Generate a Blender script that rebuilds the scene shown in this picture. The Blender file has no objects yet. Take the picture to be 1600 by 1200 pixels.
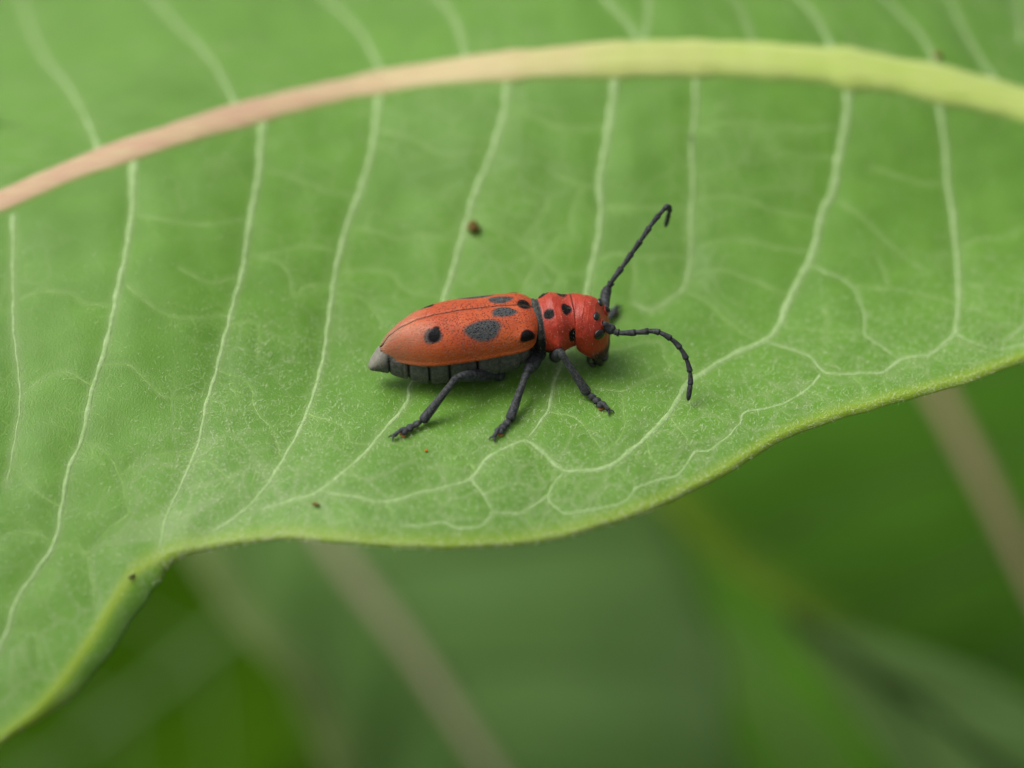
import bpy, math, random
import numpy as np
from mathutils import Vector, Matrix
from mathutils.kdtree import KDTree

# One Blender unit is one centimetre (unit scale 0.01): a macro scene about 5 cm wide.
random.seed(7)
rng = np.random.default_rng(11)
sc = bpy.context.scene
col = sc.collection
sc.unit_settings.system = 'METRIC'
sc.unit_settings.scale_length = 0.01
sc.unit_settings.length_unit = 'MILLIMETERS'

# ------------------------------------------------------------------ camera
EL = math.radians(36.0)
DIST = 15.0
K = 0.0032                       # cm per photograph pixel at the focus distance
FWD = np.array([0.0, math.cos(EL), -math.sin(EL)])
UPV = np.array([0.0, math.sin(EL), math.cos(EL)])
CAM = -DIST * FWD
cd = bpy.data.cameras.new('camera')
cam = bpy.data.objects.new('camera', cd)
col.objects.link(cam)
cam.location = CAM
cam.rotation_euler = (math.radians(90) - EL, 0, 0)
cd.sensor_width = 36.0
cd.lens = 36.0 * DIST / (1600 * K)
cd.clip_start = 0.1
cd.clip_end = 20000
cd.dof.use_dof = True
cd.dof.focus_distance = 14.85
cd.dof.aperture_fstop = cd.lens * 1e-3 / 0.70     # aperture diameter 0.70 cm
sc.camera = cam

# ------------------------------------------------------------------ world, sun, exposure
SUN_EL, SUN_AZ = math.radians(60), math.radians(-78)   # azimuth from +Y towards +X
w = bpy.data.worlds.new('World')
sc.world = w
w.use_nodes = True
nt = w.node_tree
bg = nt.nodes['Background']
sky = nt.nodes.new('ShaderNodeTexSky')
sky.sky_type = 'NISHITA'
sky.sun_disc = False
sky.sun_elevation = SUN_EL
sky.sun_rotation = SUN_AZ
sky.air_density = 1.0
sky.dust_density = 6.0
sky.ozone_density = 0.6
hs = nt.nodes.new('ShaderNodeHueSaturation')           # overcast: the cloud takes the blue out
hs.inputs['Saturation'].default_value = 0.22
nt.links.new(sky.outputs[0], hs.inputs['Color'])
nt.links.new(hs.outputs[0], bg.inputs[0])
bg.inputs[1].default_value = 0.112
sd = bpy.data.lights.new('sun', 'SUN')
sd.energy = 1.5
sd.angle = math.radians(36)
sd.color = (1.0, 0.97, 0.92)
sun = bpy.data.objects.new('sun', sd)
col.objects.link(sun)
sdir = Vector((math.cos(SUN_EL) * math.sin(SUN_AZ), math.cos(SUN_EL) * math.cos(SUN_AZ), math.sin(SUN_EL)))
sun.rotation_euler = sdir.to_track_quat('Z', 'Y').to_euler()
sun.location = sdir * 60
vs = sc.view_settings
vs.view_transform = 'Standard'
vs.look = 'None'
vs.gamma = 1.0
vs.exposure = 0.45
vs.use_curve_mapping = False
sc.render.engine = 'CYCLES'
sc.cycles.use_denoising = True
sc.cycles.max_bounces = 8
sc.cycles.transparent_max_bounces = 8

# ------------------------------------------------------------------ pixel <-> world
def ray(u, v):
    u = np.asarray(u, float); v = np.asarray(v, float)
    return FWD + ((u - 800) * K / DIST)[..., None] * np.array([1.0, 0, 0]) + ((600 - v) * K / DIST)[..., None] * UPV

def project(P):
    P = np.asarray(P, float) - CAM
    d = P @ FWD
    return 800 + P[..., 0] / d * DIST / K, 600 - (P @ UPV) / d * DIST / K

def sstep(a, b, x):
    t = np.clip((x - a) / (b - a), 0, 1)
    return t * t * (3 - 2 * t)

RIDGE = np.polyfit([-5.5, -4.1, -3.2, -2.6, -2.0, -1.35, 0, 1.4, 2.8, 3.9], [-.85, 0, .48, .79, 1.12, 1.48, 1.96, 2.08, 1.94, 1.37], 4)
def leaf_h(x, y):
    """Height of the leaf's upper surface: sloping blade with a flat terrace where the beetle stands."""
    yc = 0.10 * x - 0.02
    q = y - yc
    A = 0.10 + 0.45 * sstep(-2.1, -0.5, x)
    wd = 0.72
    h = 0.60 * q - A * wd * np.tanh(q / wd)
    xb = np.clip(x, -5.6, 4.0)
    yb = np.polyval(RIDGE, xb) - 0.06                          # the blade arches over along the midrib
    wb = 0.20 + 0.20 * sstep(0.5, -2.0, x)
    h = h - (0.55 + 0.17 * sstep(0.8, -1.6, x)) * wb * np.logaddexp(0, (y - yb) / wb)
    h = h + 0.012 * np.sin(2.6 * x + 0.8) * np.cos(2.1 * y + 0.4)
    h = h + 0.05 * sstep(0.4, 1.3, q) * np.sin(1.35 * x + 0.5)
    return h

def hit(u, v, lift=0.0):
    """World point where the ray through a photo pixel meets the leaf surface (raised by lift)."""
    d = ray(u, v)
    lo = np.full(np.shape(u), DIST - 6.0); hi = np.full(np.shape(u), DIST + 7.0)
    f = lambda t: (CAM + d * t[..., None])
    for _ in range(48):
        m = 0.5 * (lo + hi)
        p = f(m)
        above = p[..., 2] - lift > leaf_h(p[..., 0], p[..., 1])
        lo = np.where(above, m, lo); hi = np.where(above, hi, m)
    return f(0.5 * (lo + hi))

def leaf_n(x, y, e=0.01):
    n = np.stack([-(leaf_h(x + e, y) - leaf_h(x - e, y)) / (2 * e), -(leaf_h(x, y + e) - leaf_h(x, y - e)) / (2 * e), np.ones_like(x)], -1)
    return n / np.linalg.norm(n, axis=-1, keepdims=True)

# ------------------------------------------------------------------ small helpers
def smooth_poly(pts, step=None, n=None):
    """Centripetal-free Catmull-Rom resampling of a polyline (any dimension)."""
    P = np.asarray(pts, float)
    if len(P) == 2:
        P = np.vstack([P[0], P.mean(0), P[1]])
    Q = np.vstack([2 * P[0] - P[1], P, 2 * P[-1] - P[-2]])
    out = []
    for i in range(len(P) - 1):
        a, b, c, d = Q[i], Q[i + 1], Q[i + 2], Q[i + 3]
        t = np.linspace(0, 1, 12, endpoint=False)[:, None]
        out.append(0.5 * (2 * b + (c - a) * t + (2 * a - 5 * b + 4 * c - d) * t ** 2 + (3 * b - a - 3 * c + d) * t ** 3))
    out.append(P[-1:])
    R = np.vstack(out)
    L = np.r_[0, np.cumsum(np.linalg.norm(np.diff(R, axis=0), axis=1))]
    if n is None:
        n = max(3, int(L[-1] / step) + 1)
    t = np.linspace(0, L[-1], n)
    return np.stack([np.interp(t, L, R[:, k]) for k in range(R.shape[1])], 1)

def mesh_obj(name, V, F, mat=None, parent=None, smooth=True, attrs=None):
    me = bpy.data.meshes.new(name)
    V = np.asarray(V, np.float32)
    if isinstance(F, np.ndarray):
        k = F.shape[1]
        me.vertices.add(len(V)); me.vertices.foreach_set('co', V.ravel())
        me.loops.add(F.size); me.loops.foreach_set('vertex_index', F.astype(np.int32).ravel())
        me.polygons.add(len(F))
        me.polygons.foreach_set('loop_start', np.arange(0, F.size, k, dtype=np.int32))
        me.polygons.foreach_set('loop_total', np.full(len(F), k, np.int32))
        me.update(calc_edges=True)
    else:
        me.from_pydata([tuple(v) for v in V], [], F)
        me.update()
    me.validate()
    if smooth:
        me.polygons.foreach_set('use_smooth', np.ones(len(me.polygons), bool))
    for k_, a in (attrs or {}).items():
        at = me.attributes.new(k_, 'FLOAT', 'POINT')
        at.data.foreach_set('value', np.asarray(a, np.float32).ravel())
    for m in (mat if isinstance(mat, (list, tuple)) else [mat]):
        if m: me.materials.append(m)
    o = bpy.data.objects.new(name, me)
    col.objects.link(o)
    if parent is not None:
        o.parent = parent
    return o

def grid_faces(nu, nv, close_v=False, off=0):
    i = np.arange(nu - 1)[:, None]; j = np.arange(nv if close_v else nv - 1)[None, :]
    j2 = (j + 1) % nv
    a = i * nv + j; b = i * nv + j2; c = (i + 1) * nv + j2; d = (i + 1) * nv + j
    return np.stack([a, b, c, d], -1).reshape(-1, 4) + off

def empty(name, loc=(0, 0, 0)):
    o = bpy.data.objects.new(name, None)
    o.empty_display_size = 0.2
    col.objects.link(o)
    o.location = loc
    return o

def tag(o, label=None, cat=None, group=None, kind=None):
    for k_, v_ in (('label', label), ('category', cat), ('group', group), ('kind', kind)):
        if v_: o[k_] = v_
    return o

def sweep(pts, rad, nseg=12, up=(0, 0, 1), flat=1.0, caps=True):
    """Tube along pts; rad is one radius per point or (side, up) pairs; returns verts, faces (list)."""
    P = np.asarray(pts, float); n = len(P)
    R = np.asarray(rad, float)
    if R.ndim == 0: R = np.full(n, float(R))
    if R.ndim == 1: R = np.stack([R, R * flat], 1)
    T = np.gradient(P, axis=0); T /= np.linalg.norm(T, axis=1, keepdims=True) + 1e-12
    U = np.tile(np.asarray(up, float), (n, 1))
    U = U - (U * T).sum(1, keepdims=True) * T
    nl = np.linalg.norm(U, axis=1)
    bad = nl < 0.15
    if bad.any():
        U[bad] = np.cross(T[bad], [1.0, 0.02, 0]);
    U /= np.linalg.norm(U, axis=1, keepdims=True)
    for i in range(1, n):
        if U[i] @ U[i - 1] < 0: U[i] = -U[i]
    S = np.cross(T, U)
    a = np.linspace(0, 2 * math.pi, nseg, endpoint=False)
    V = P[:, None] + S[:, None] * (np.cos(a)[None, :, None] * R[:, None, :1]) + U[:, None] * (np.sin(a)[None, :, None] * R[:, None, 1:2])
    V = V.reshape(-1, 3)
    F = [tuple(f) for f in grid_faces(n, nseg, True)]
    if caps:
        V = np.vstack([V, P[0], P[-1]])
        m = n * nseg
        for j in range(nseg):
            F.append((m, (j + 1) % nseg, j))
            F.append((m + 1, (n - 1) * nseg + j, (n - 1) * nseg + (j + 1) % nseg))
    return V, F

class Join:
    def __init__(s): s.V = []; s.F = []; s.n = 0
    def add(s, V, F):
        s.V.append(np.asarray(V, float)); s.F += [tuple(i + s.n for i in f) for f in F]; s.n += len(V)
    def build(s, name, mat, parent=None, **k):
        return mesh_obj(name, np.vstack(s.V), s.F, mat, parent, **k)

def ellipsoid(c, axes, R=None, nu=14, nv=18):
    t = np.linspace(0, math.pi, nu)[:, None]; p = np.linspace(0, 2 * math.pi, nv, endpoint=False)[None]
    V = np.stack([np.sin(t) * np.cos(p), np.sin(t) * np.sin(p), np.cos(t) + 0 * p], -1).reshape(-1, 3) * np.asarray(axes)
    if R is not None: V = V @ np.asarray(R).T
    return V + np.asarray(c), [tuple(f) for f in grid_faces(nu, nv, True)]

_perm = rng.random((64, 64))
def vnoise(x, y, octaves=3, gain=0.5):
    """Smooth value noise in 0..1 on a wrapped lattice."""
    out = 0; amp = 1; tot = 0
    for o in range(octaves):
        xi = np.floor(x).astype(int); yi = np.floor(y).astype(int)
        fx = x - xi; fy = y - yi
        fx = fx * fx * (3 - 2 * fx); fy = fy * fy * (3 - 2 * fy)
        g = lambda i, j: _perm[(i + 17 * o) % 64, (j + 29 * o) % 64]
        v = (g(xi, yi) * (1 - fx) + g(xi + 1, yi) * fx) * (1 - fy) + (g(xi, yi + 1) * (1 - fx) + g(xi + 1, yi + 1) * fx) * fy
        out = out + amp * v; tot += amp; amp *= gain; x = x * 2.03 + 5.2; y = y * 2.03 + 1.7
    return out / tot

# ------------------------------------------------------------------ materials
class NT:
    def __init__(s, name):
        s.m = bpy.data.materials.new(name); s.m.use_nodes = True
        s.t = s.m.node_tree; s.t.nodes.clear()
        s.out = s.n('ShaderNodeOutputMaterial')
    def n(s, typ, **kw):
        nd = s.t.nodes.new(typ)
        for k_, v_ in kw.items(): setattr(nd, k_, v_)
        return nd
    def set(s, sock, v):
        if isinstance(v, bpy.types.NodeSocket): s.t.links.new(v, sock)
        elif isinstance(v, (tuple, list)) and len(v) == 3 and sock.type == 'RGBA': sock.default_value = (*v, 1)
        else: sock.default_value = v
    def coord(s):
        return s.n('ShaderNodeTexCoord').outputs['Object']
    def noise(s, scale, detail=3, rough=0.55, vec=None, dist=0.0):
        nd = s.n('ShaderNodeTexNoise'); s.set(nd.inputs['Scale'], scale); s.set(nd.inputs['Detail'], detail)
        s.set(nd.inputs['Roughness'], rough); s.set(nd.inputs['Distortion'], dist)
        s.t.links.new(vec or s.coord(), nd.inputs['Vector'])
        return nd.outputs['Fac']
    def voro(s, scale, feature='F1', vec=None, rnd=1.0):
        nd = s.n('ShaderNodeTexVoronoi', feature=feature); s.set(nd.inputs['Scale'], scale)
        s.set(nd.inputs['Randomness'], rnd)
        s.t.links.new(vec or s.coord(), nd.inputs['Vector'])
        return nd.outputs['Distance']
    def attr(s, name):
        return s.n('ShaderNodeAttribute', attribute_name=name).outputs['Fac']
    def ramp(s, x, a, b, lo=0.0, hi=1.0):
        nd = s.n('ShaderNodeMapRange', interpolation_type='SMOOTHSTEP')
        for k_, v_ in zip(('Value', 'From Min', 'From Max', 'To Min', 'To Max'), (x, a, b, lo, hi)): s.set(nd.inputs[k_], v_)
        return nd.outputs[0]
    def math(s, op, a, b=0.0):
        nd = s.n('ShaderNodeMath', operation=op); s.set(nd.inputs[0], a); s.set(nd.inputs[1], b); return nd.outputs[0]
    def mix(s, f, a, b):
        nd = s.n('ShaderNodeMix', data_type='RGBA'); s.set(nd.inputs['Factor'], f)
        s.set(nd.inputs['A'], a); s.set(nd.inputs['B'], b); return nd.outputs['Result']
    def bump(s, h, dist, strength=1.0, normal=None):
        nd = s.n('ShaderNodeBump'); s.set(nd.inputs['Height'], h); s.set(nd.inputs['Distance'], dist)
        s.set(nd.inputs['Strength'], strength)
        if normal is not None: s.t.links.new(normal, nd.inputs['Normal'])
        return nd.outputs[0]
    def princ(s, color, rough=0.5, spec=0.5, normal=None, sheen=0.0, sheen_tint=(1, 1, 1), sheen_rough=0.4, coat=0.0, translucent=None, tfac=0.0):
        p = s.n('ShaderNodeBsdfPrincipled')
        s.set(p.inputs['Base Color'], color); s.set(p.inputs['Roughness'], rough); s.set(p.inputs['Specular IOR Level'], spec)
        s.set(p.inputs['Sheen Weight'], sheen); s.set(p.inputs['Sheen Tint'], sheen_tint); s.set(p.inputs['Sheen Roughness'], sheen_rough)
        s.set(p.inputs['Coat Weight'], coat)
        if normal is not None: s.t.links.new(normal, p.inputs['Normal'])
        o = p.outputs[0]
        if translucent is not None:
            tr = s.n('ShaderNodeBsdfTranslucent'); s.set(tr.inputs['Color'], translucent)
            if normal is not None: s.t.links.new(normal, tr.inputs['Normal'])
            mx = s.n('ShaderNodeMixShader'); s.set(mx.inputs[0], tfac)
            s.t.links.new(o, mx.inputs[1]); s.t.links.new(tr.outputs[0], mx.inputs[2]); o = mx.outputs[0]
        s.t.links.new(o, s.out.inputs['Surface'])
        return s.m

def leaf_material(name, green=(0.114, 0.285, 0.018), pale=(0.25, 0.37, 0.125), rim=(0.27, 0.40, 0.016), sheen=0.40, tf=0.30, spec=0.46):
    """Colour follows per-vertex data: tone (slow mottling), fine (small veins), vein, edge."""
    m = NT(name)
    g = m.mix(m.attr('tone'), tuple(c * 0.90 for c in green), (green[0] * 1.18, green[1] * 1.12, green[2] * 1.3))
    g = m.mix(m.attr('vein'), g, pale)
    g = m.mix(m.attr('edge'), g, rim)
    n3 = m.noise(110, 1)
    g = m.mix(m.math('MULTIPLY', m.ramp(n3, 0.45, 0.8), 0.22), g, pale)
    nb = m.bump(n3, 0.004, 0.7)
    return m.princ(g, rough=0.52, spec=spec, normal=nb, sheen=sheen, sheen_tint=(0.9, 1.0, 0.85), sheen_rough=0.35,
                   translucent=m.mix(0.5, g, (0.30, 0.50, 0.03)), tfac=tf)

M = {}
M['blade'] = leaf_material('leaf_blade')
M['vein'] = (lambda m: m.princ(m.mix(m.ramp(m.noise(30, 3), 0.35, 0.7), (0.20, 0.33, 0.10), (0.28, 0.40, 0.165)), rough=0.6, spec=0.3, sheen=0.3,
                               normal=m.bump(m.noise(90, 2), 0.003)))(NT('vein'))
def midrib_mat():
    m = NT('midrib')
    x = m.n('ShaderNodeSeparateXYZ'); m.t.links.new(m.coord(), x.inputs[0])
    n = m.noise(2.5, 3)
    t = m.ramp(m.math('ADD', x.outputs[0], m.math('MULTIPLY', m.math('SUBTRACT', n, 0.5), 1.2)), -2.0, 1.9)
    c = m.mix(m.ramp(t, 0.0, 0.45), (0.41, 0.255, 0.155), (0.44, 0.345, 0.17))
    c = m.mix(m.ramp(t, 0.4, 1.0), c, (0.35, 0.45, 0.09))
    mp = m.n('ShaderNodeMapping'); mp.inputs['Scale'].default_value = (1.2, 18, 18); m.t.links.new(m.coord(), mp.inputs[0])
    st = m.noise(2.2, 3, vec=mp.outputs[0])
    c = m.mix(m.math('MULTIPLY', m.ramp(st, 0.4, 0.7), 0.35), c, (0.48, 0.50, 0.22))
    rim = m.attr('rim')
    c = m.mix(rim, c, (0.20, 0.33, 0.06))
    return m.princ(c, rough=0.55, spec=0.35, sheen=0.4, normal=m.bump(m.math('ADD', st, m.math('MULTIPLY', m.noise(80, 2), 0.3)), 0.006))
M['midrib'] = midrib_mat()
M['vein_minor'] = (lambda m: m.princ(m.mix(m.ramp(m.noise(12, 3), 0.35, 0.7), (0.135, 0.295, 0.030), (0.215, 0.355, 0.085)), rough=0.6, spec=0.3, sheen=0.3))(NT('minor_vein'))
M['hair'] = (lambda m: m.princ((0.74, 0.80, 0.52), rough=0.5, spec=0.4, translucent=(0.6, 0.7, 0.4), tfac=0.3))(NT('leaf_hair'))

# ------------------------------------------------------------------ ground
def ground():
    m = NT('soil')
    n = m.noise(0.08, 5); n2 = m.noise(1.2, 4)
    c = m.mix(m.ramp(n, 0.35, 0.65), (0.035, 0.055, 0.012), (0.035, 0.03, 0.014))
    c = m.mix(m.math('MULTIPLY', m.ramp(n2, 0.4, 0.7), 0.6), c, (0.04, 0.075, 0.012))
    mat = m.princ(c, rough=0.95, spec=0.1, normal=m.bump(n2, 0.4))
    nn = 60
    g = np.linspace(-1, 1, nn); g = np.sign(g) * np.abs(g) ** 3 * 9000
    X, Y = np.meshgrid(g, g, indexing='ij')
    Z = -34 + 1.2 * np.sin(X * 0.11 + 1) * np.cos(Y * 0.09)
    o = mesh_obj('ground', np.stack([X, Y, Z], -1).reshape(-1, 3), grid_faces(nn, nn), mat)
    tag(o, kind='structure')
ground()

# ------------------------------------------------------------------ the leaf the beetle stands on
MID_PX = [(-2500, 1330), (-1700, 1090), (-1000, 800), (-500, 540), (-200, 400), (0, 316), (100, 272), (200, 235), (300, 203), (400, 174), (500, 149),
          (600, 128), (700, 113), (800, 103), (900, 96), (1000, 92), (1100, 91), (1200, 95), (1300, 103), (1400, 117), (1500, 138), (1600, 164), (1750, 216), (1950, 310)]
MID_W = [(-2500, 8), (-500, 33), (0, 40), (400, 46), (800, 49), (1000, 54), (1300, 57), (1600, 57), (1950, 66)]
RIM_PX = [(-2500, 1360), (-2000, 1560), (-1400, 1650), (-900, 1620), (-500, 1490), (-250, 1345), (-120, 1252), (0, 1152), (57, 1103), (120, 1025), (160, 958),
          (190, 910), (215, 884), (260, 863), (330, 843), (400, 833), (450, 830), (520, 836), (600, 842), (700, 847), (800, 840), (900, 822), (1000, 790), (1080, 752),
          (1150, 714), (1220, 673), (1300, 641), (1380, 618), (1450, 600), (1520, 579), (1600, 549), (1700, 505), (1800, 450), (1900, 380), (1950, 330)]
OUT_W = [(-2500, 8), (-500, 14), (-120, 14), (0, 14), (57, 24), (120, 36), (160, 42), (190, 42), (215, 40), (250, 26), (300, 17), (400, 13), (600, 10), (800, 11),
         (1000, 15), (1200, 17), (1400, 17), (1600, 17), (1950, 10)]

mid_px = smooth_poly(MID_PX, n=3000); rim_px = smooth_poly([(x, y + (4.0 if x > 270 else 0.0)) for x, y in RIM_PX], n=3000)
mid_w3 = hit(mid_px[:, 0], mid_px[:, 1]); rim_w3 = hit(rim_px[:, 0], rim_px[:, 1])

def by_key(key, arr, q):
    return np.stack([np.interp(q, key, arr[:, k]) for k in range(arr.shape[1])], -1)
# matching parameter: both curves keyed by pixel x, warped so cross lines run along the side veins
LOWER_LAT = [  # (points in photo pixels, width start, width end)
    ([(20, 335), (20, 430), (22, 520), (31, 605), (24, 680), (8, 760)], 7, 5),
    ([(208, 245), (205, 330), (195, 400), (182, 460), (165, 540), (146, 600), (127, 685), (107, 732), (97, 787), (86, 842), (50, 900), (25, 937), (12, 982), (-10, 1030)], 14, 9),
    ([(410, 185), (402, 280), (392, 330), (378, 420), (360, 490), (342, 560), (325, 620), (310, 690), (298, 720), (278, 765), (262, 800), (255, 830), (248, 860)], 14, 7),
    ([(592, 140), (581, 230), (565, 290), (545, 340), (531, 390), (520, 450), (512, 510), (500, 580), (485, 625), (470, 665), (450, 700), (425, 745), (395, 780), (360, 810), (325, 832)], 14, 8),
    ([(794, 115), (786, 180), (772, 225), (752, 275), (735, 320), (722, 370), (710, 410), (697, 455), (680, 510), (660, 560), (640, 605), (634, 630), (587, 685), (550, 725), (500, 765), (462, 778), (400, 792)], 14, 8),
    ([(962, 105), (955, 170), (945, 230), (936, 290), (939, 320), (935, 370), (925, 410), (918, 450), (905, 500), (885, 550), (865, 598), (857, 637), (840, 662), (822, 687)], 16, 8),
    ([(1089, 105), (1085, 180), (1080, 230), (1083, 290), (1078, 340), (1080, 380), (1074, 430), (1065, 450), (1040, 470), (1012, 482), (985, 468)], 9, 5),
    ([(1326, 110), (1323, 180), (1311, 240), (1303, 290), (1285, 330), (1276, 370), (1265, 405), (1246, 440), (1230, 470), (1218, 505), (1195, 528), (1160, 545), (1120, 565), (1092, 583), (1070, 602), (1045, 645), (1010, 680), (960, 722), (920, 733), (882, 732), (850, 705), (822, 687), (790, 700), (760, 715), (735, 745), (700, 758), (660, 766), (605, 781), (560, 776), (505, 767)], 19, 7),
    ([(1462, 130), (1472, 190), (1478, 240), (1482, 290), (1490, 340), (1495, 400), (1498, 450), (1495, 500), (1492, 520), (1470, 540), (1450, 552), (1408, 557), (1380, 578), (1340, 580), (1290, 580), (1265, 555), (1230, 540), (1195, 529)], 14, 7),
    ([(1700, 215), (1690, 300), (1680, 380), (1660, 440), (1600, 505), (1560, 535)], 13, 7),
    ([(-200, 415), (-205, 560), (-230, 720), (-270, 880), (-340, 1040), (-420, 1180)], 13, 7),
    ([(-420, 515), (-440, 680), (-480, 850), (-560, 1040), (-660, 1230)], 12, 6),
    ([(-700, 650), (-730, 830), (-800, 1010), (-900, 1220), (-1000, 1380)], 11, 6),
    ([(-1000, 805), (-1060, 980), (-1150, 1160), (-1280, 1380)], 10, 5),
    ([(-1400, 970), (-1480, 1120), (-1620, 1330), (-1720, 1450)], 9, 5),
]
UPPER_LAT = [
    ([(156, 240), (135, 185), (110, 140), (75, 95), (50, 50), (35, 0), (20, -60), (-20, -140), (-90, -220)], 18, 8),
    ([(374, 175), (345, 115), (320, 80), (285, 45), (245, 0), (200, -50), (130, -120), (40, -190)], 18, 8),
    ([(598, 120), (580, 75), (555, 40), (515, 0), (470, -50), (390, -120), (300, -180)], 16, 8),
    ([(730, 100), (715, 40), (690, 0), (650, -60), (590, -120)], 11, 6),
    ([(1001, 80), (985, 40), (950, 0), (900, -50), (820, -110), (720, -160)], 13, 7),
    ([(1004, 80), (1010, 40), (1013, 0), (1010, -60), (980, -130)], 13, 7),
    ([(1304, 90), (1285, 40), (1255, 0), (1210, -50), (1150, -110)], 17, 8),
    ([(1466, 105), (1440, 55), (1390, 0), (1340, -50), (1270, -100)], 15, 7),
    ([(1562, 135), (1515, 60), (1485, 0), (1450, -50), (1400, -90)], 14, 7),
    ([(1597, 60), (1590, 0), (1580, -50)], 10, 6),
    ([(1180, 80), (1165, 30), (1150, 0), (1120, -40)], 6, 4),
]
MINOR = [
    [(1265, 408), (1290, 425), (1330, 445), (1345, 475), (1352, 505), (1350, 520), (1380, 540), (1407, 557)],
    [(1283, 582), (1262, 608), (1217, 632), (1165, 643), (1155, 663), (1112, 700), (1085, 706), (1062, 738), (1040, 746), (995, 763), (985, 776), (967, 788), (925, 797), (885, 800), (872, 792), (857, 772), (881, 732)],
    [(857, 772), (820, 797), (780, 800), (771, 797), (757, 820), (715, 826), (695, 815), (670, 820), (647, 822), (615, 818)],
    [(735, 745), (750, 764), (771, 797)], [(820, 797), (828, 812), (835, 826)], [(960, 725), (975, 742), (992, 757), (990, 770)],
    [(1045, 645), (1060, 668), (1077, 690), (1085, 706)], [(1010, 682), (1015, 705), (1030, 730), (1038, 746)],
    [(605, 781), (612, 800), (616, 820)], [(410, 816), (460, 811), (480, 798), (497, 800), (520, 815), (560, 812), (616, 820)],
    [(1332, 583), (1345, 600), (1350, 612), (1349, 627)], [(1262, 609), (1287, 620), (1322, 626), (1349, 627), (1390, 612)],
    [(1217, 634), (1230, 647), (1262, 645)], [(1380, 583), (1384, 600), (1390, 612)], [(1493, 520), (1525, 537), (1562, 543), (1600, 534), (1640, 515)],
    [(1450, 552), (1487, 567), (1525, 566), (1562, 555), (1600, 534)], [(1225, 508), (1285, 515), (1347, 520)], [(1280, 480), (1293, 490), (1286, 515), (1288, 540)],
    [(1335, 447), (1387, 450), (1450, 460), (1494, 470)], [(1304, 241), (1250, 242), (1187, 232)], [(1280, 337), (1215, 329), (1170, 313), (1130, 306), (1083, 308)],
    [(1268, 387), (1215, 387), (1146, 373), (1098, 384), (1080, 385)], [(1229, 458), (1187, 442), (1129, 422), (1080, 425)],
    [(1308, 312), (1342, 336), (1370, 363), (1401, 391), (1445, 422)], [(1359, 260), (1428, 281), (1481, 287)], [(1500, 442), (1583, 452), (1640, 450)],
    [(1500, 473), (1548, 490), (1580, 511), (1610, 505)], [(1387, 450), (1382, 425), (1370, 400)], [(1500, 380), (1535, 372), (1566, 370), (1600, 350)],
    [(936, 288), (916, 288), (874, 274), (849, 260)], [(916, 288), (900, 307), (891, 347), (894, 369), (869, 372), (852, 400), (838, 406)],
    [(735, 337), (779, 355), (815, 378), (852, 409), (877, 428), (919, 424)], [(855, 310), (841, 344), (821, 366), (815, 378)], [(838, 406), (821, 442), (810, 470)],
    [(877, 428), (866, 451)], [(940, 319), (980, 324), (1023, 324), (1080, 318)], [(925, 408), (960, 395), (1001, 400), (1040, 398), (1078, 400)], [(990, 400), (992, 430), (985, 468)],
    [(196, 443), (247, 483), (290, 497), (360, 487)], [(160, 567), (200, 570), (230, 597), (263, 620), (325, 613)], [(146, 600), (93, 580), (33, 610)],
    [(173, 475), (127, 470), (113, 457), (60, 455), (21, 470)], [(340, 573), (387, 597), (400, 640), (425, 670), (440, 712)], [(361, 503), (400, 505), (405, 530), (402, 565)],
    [(130, 687), (165, 705), (187, 742), (205, 800), (240, 800), (264, 792)], [(205, 800), (160, 837), (135, 860), (88, 843)], [(135, 860), (142, 895), (150, 940), (148, 965)],
    [(188, 741), (205, 725), (217, 715)], [(301, 720), (327, 722), (355, 745), (372, 770)], [(305, 700), (250, 710), (217, 715)], [(12, 982), (55, 990), (60, 1030), (70, 1060)],
    [(520, 443), (477, 447), (460, 467), (447, 420), (393, 393)], [(523, 423), (603, 423), (630, 450), (657, 460), (697, 460)], [(520, 457), (563, 463), (593, 497), (597, 513)],
    [(543, 350), (590, 360), (613, 370), (660, 368), (722, 372)], [(927, 607), (972, 610), (1010, 592), (1045, 577), (1040, 557), (1027, 532), (975, 542), (950, 546)],
    [(1045, 577), (1070, 585), (1090, 585)], [(1065, 452), (1098, 466), (1130, 495), (1165, 522), (1195, 528)], [(480, 640), (500, 651), (520, 655), (540, 670), (545, 690), (580, 690)],
    [(860, 640), (900, 650), (925, 680), (945, 705)], [(945, 705), (975, 670), (972, 610)], [(745, 735), (728, 712), (715, 695)],
    [(280, 420), (330, 440), (378, 425)], [(205, 330), (270, 345), (330, 350), (392, 335)], [(405, 260), (470, 280), (520, 300), (560, 300)],
    [(590, 200), (650, 220), (700, 240), (770, 228)], [(790, 160), (850, 190), (900, 200), (950, 190)], [(1085, 200), (1150, 190), (1230, 200), (1318, 195)],
    [(97, 790), (60, 770), (30, 740), (15, 720)], [(86, 842), (40, 830), (0, 840), (-40, 860)], [(525, 390), (470, 385), (420, 395), (383, 395)],
]
SKEW = [(-2500, -2500), (-1400, -1700), (-1000, -1280), (-420, -700), (0, -260), (208, -30), (410, 240), (592, 330), (794, 500), (962, 760), (1326, 1190), (1466, 1420), (1700, 1700), (1950, 1950)]

def leaf_tree(polys):
    pts = np.vstack(polys)
    kd = KDTree(len(pts))
    for i, p in enumerate(pts): kd.insert((p[0], p[1], 0), i)
    kd.balance()
    return kd

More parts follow.
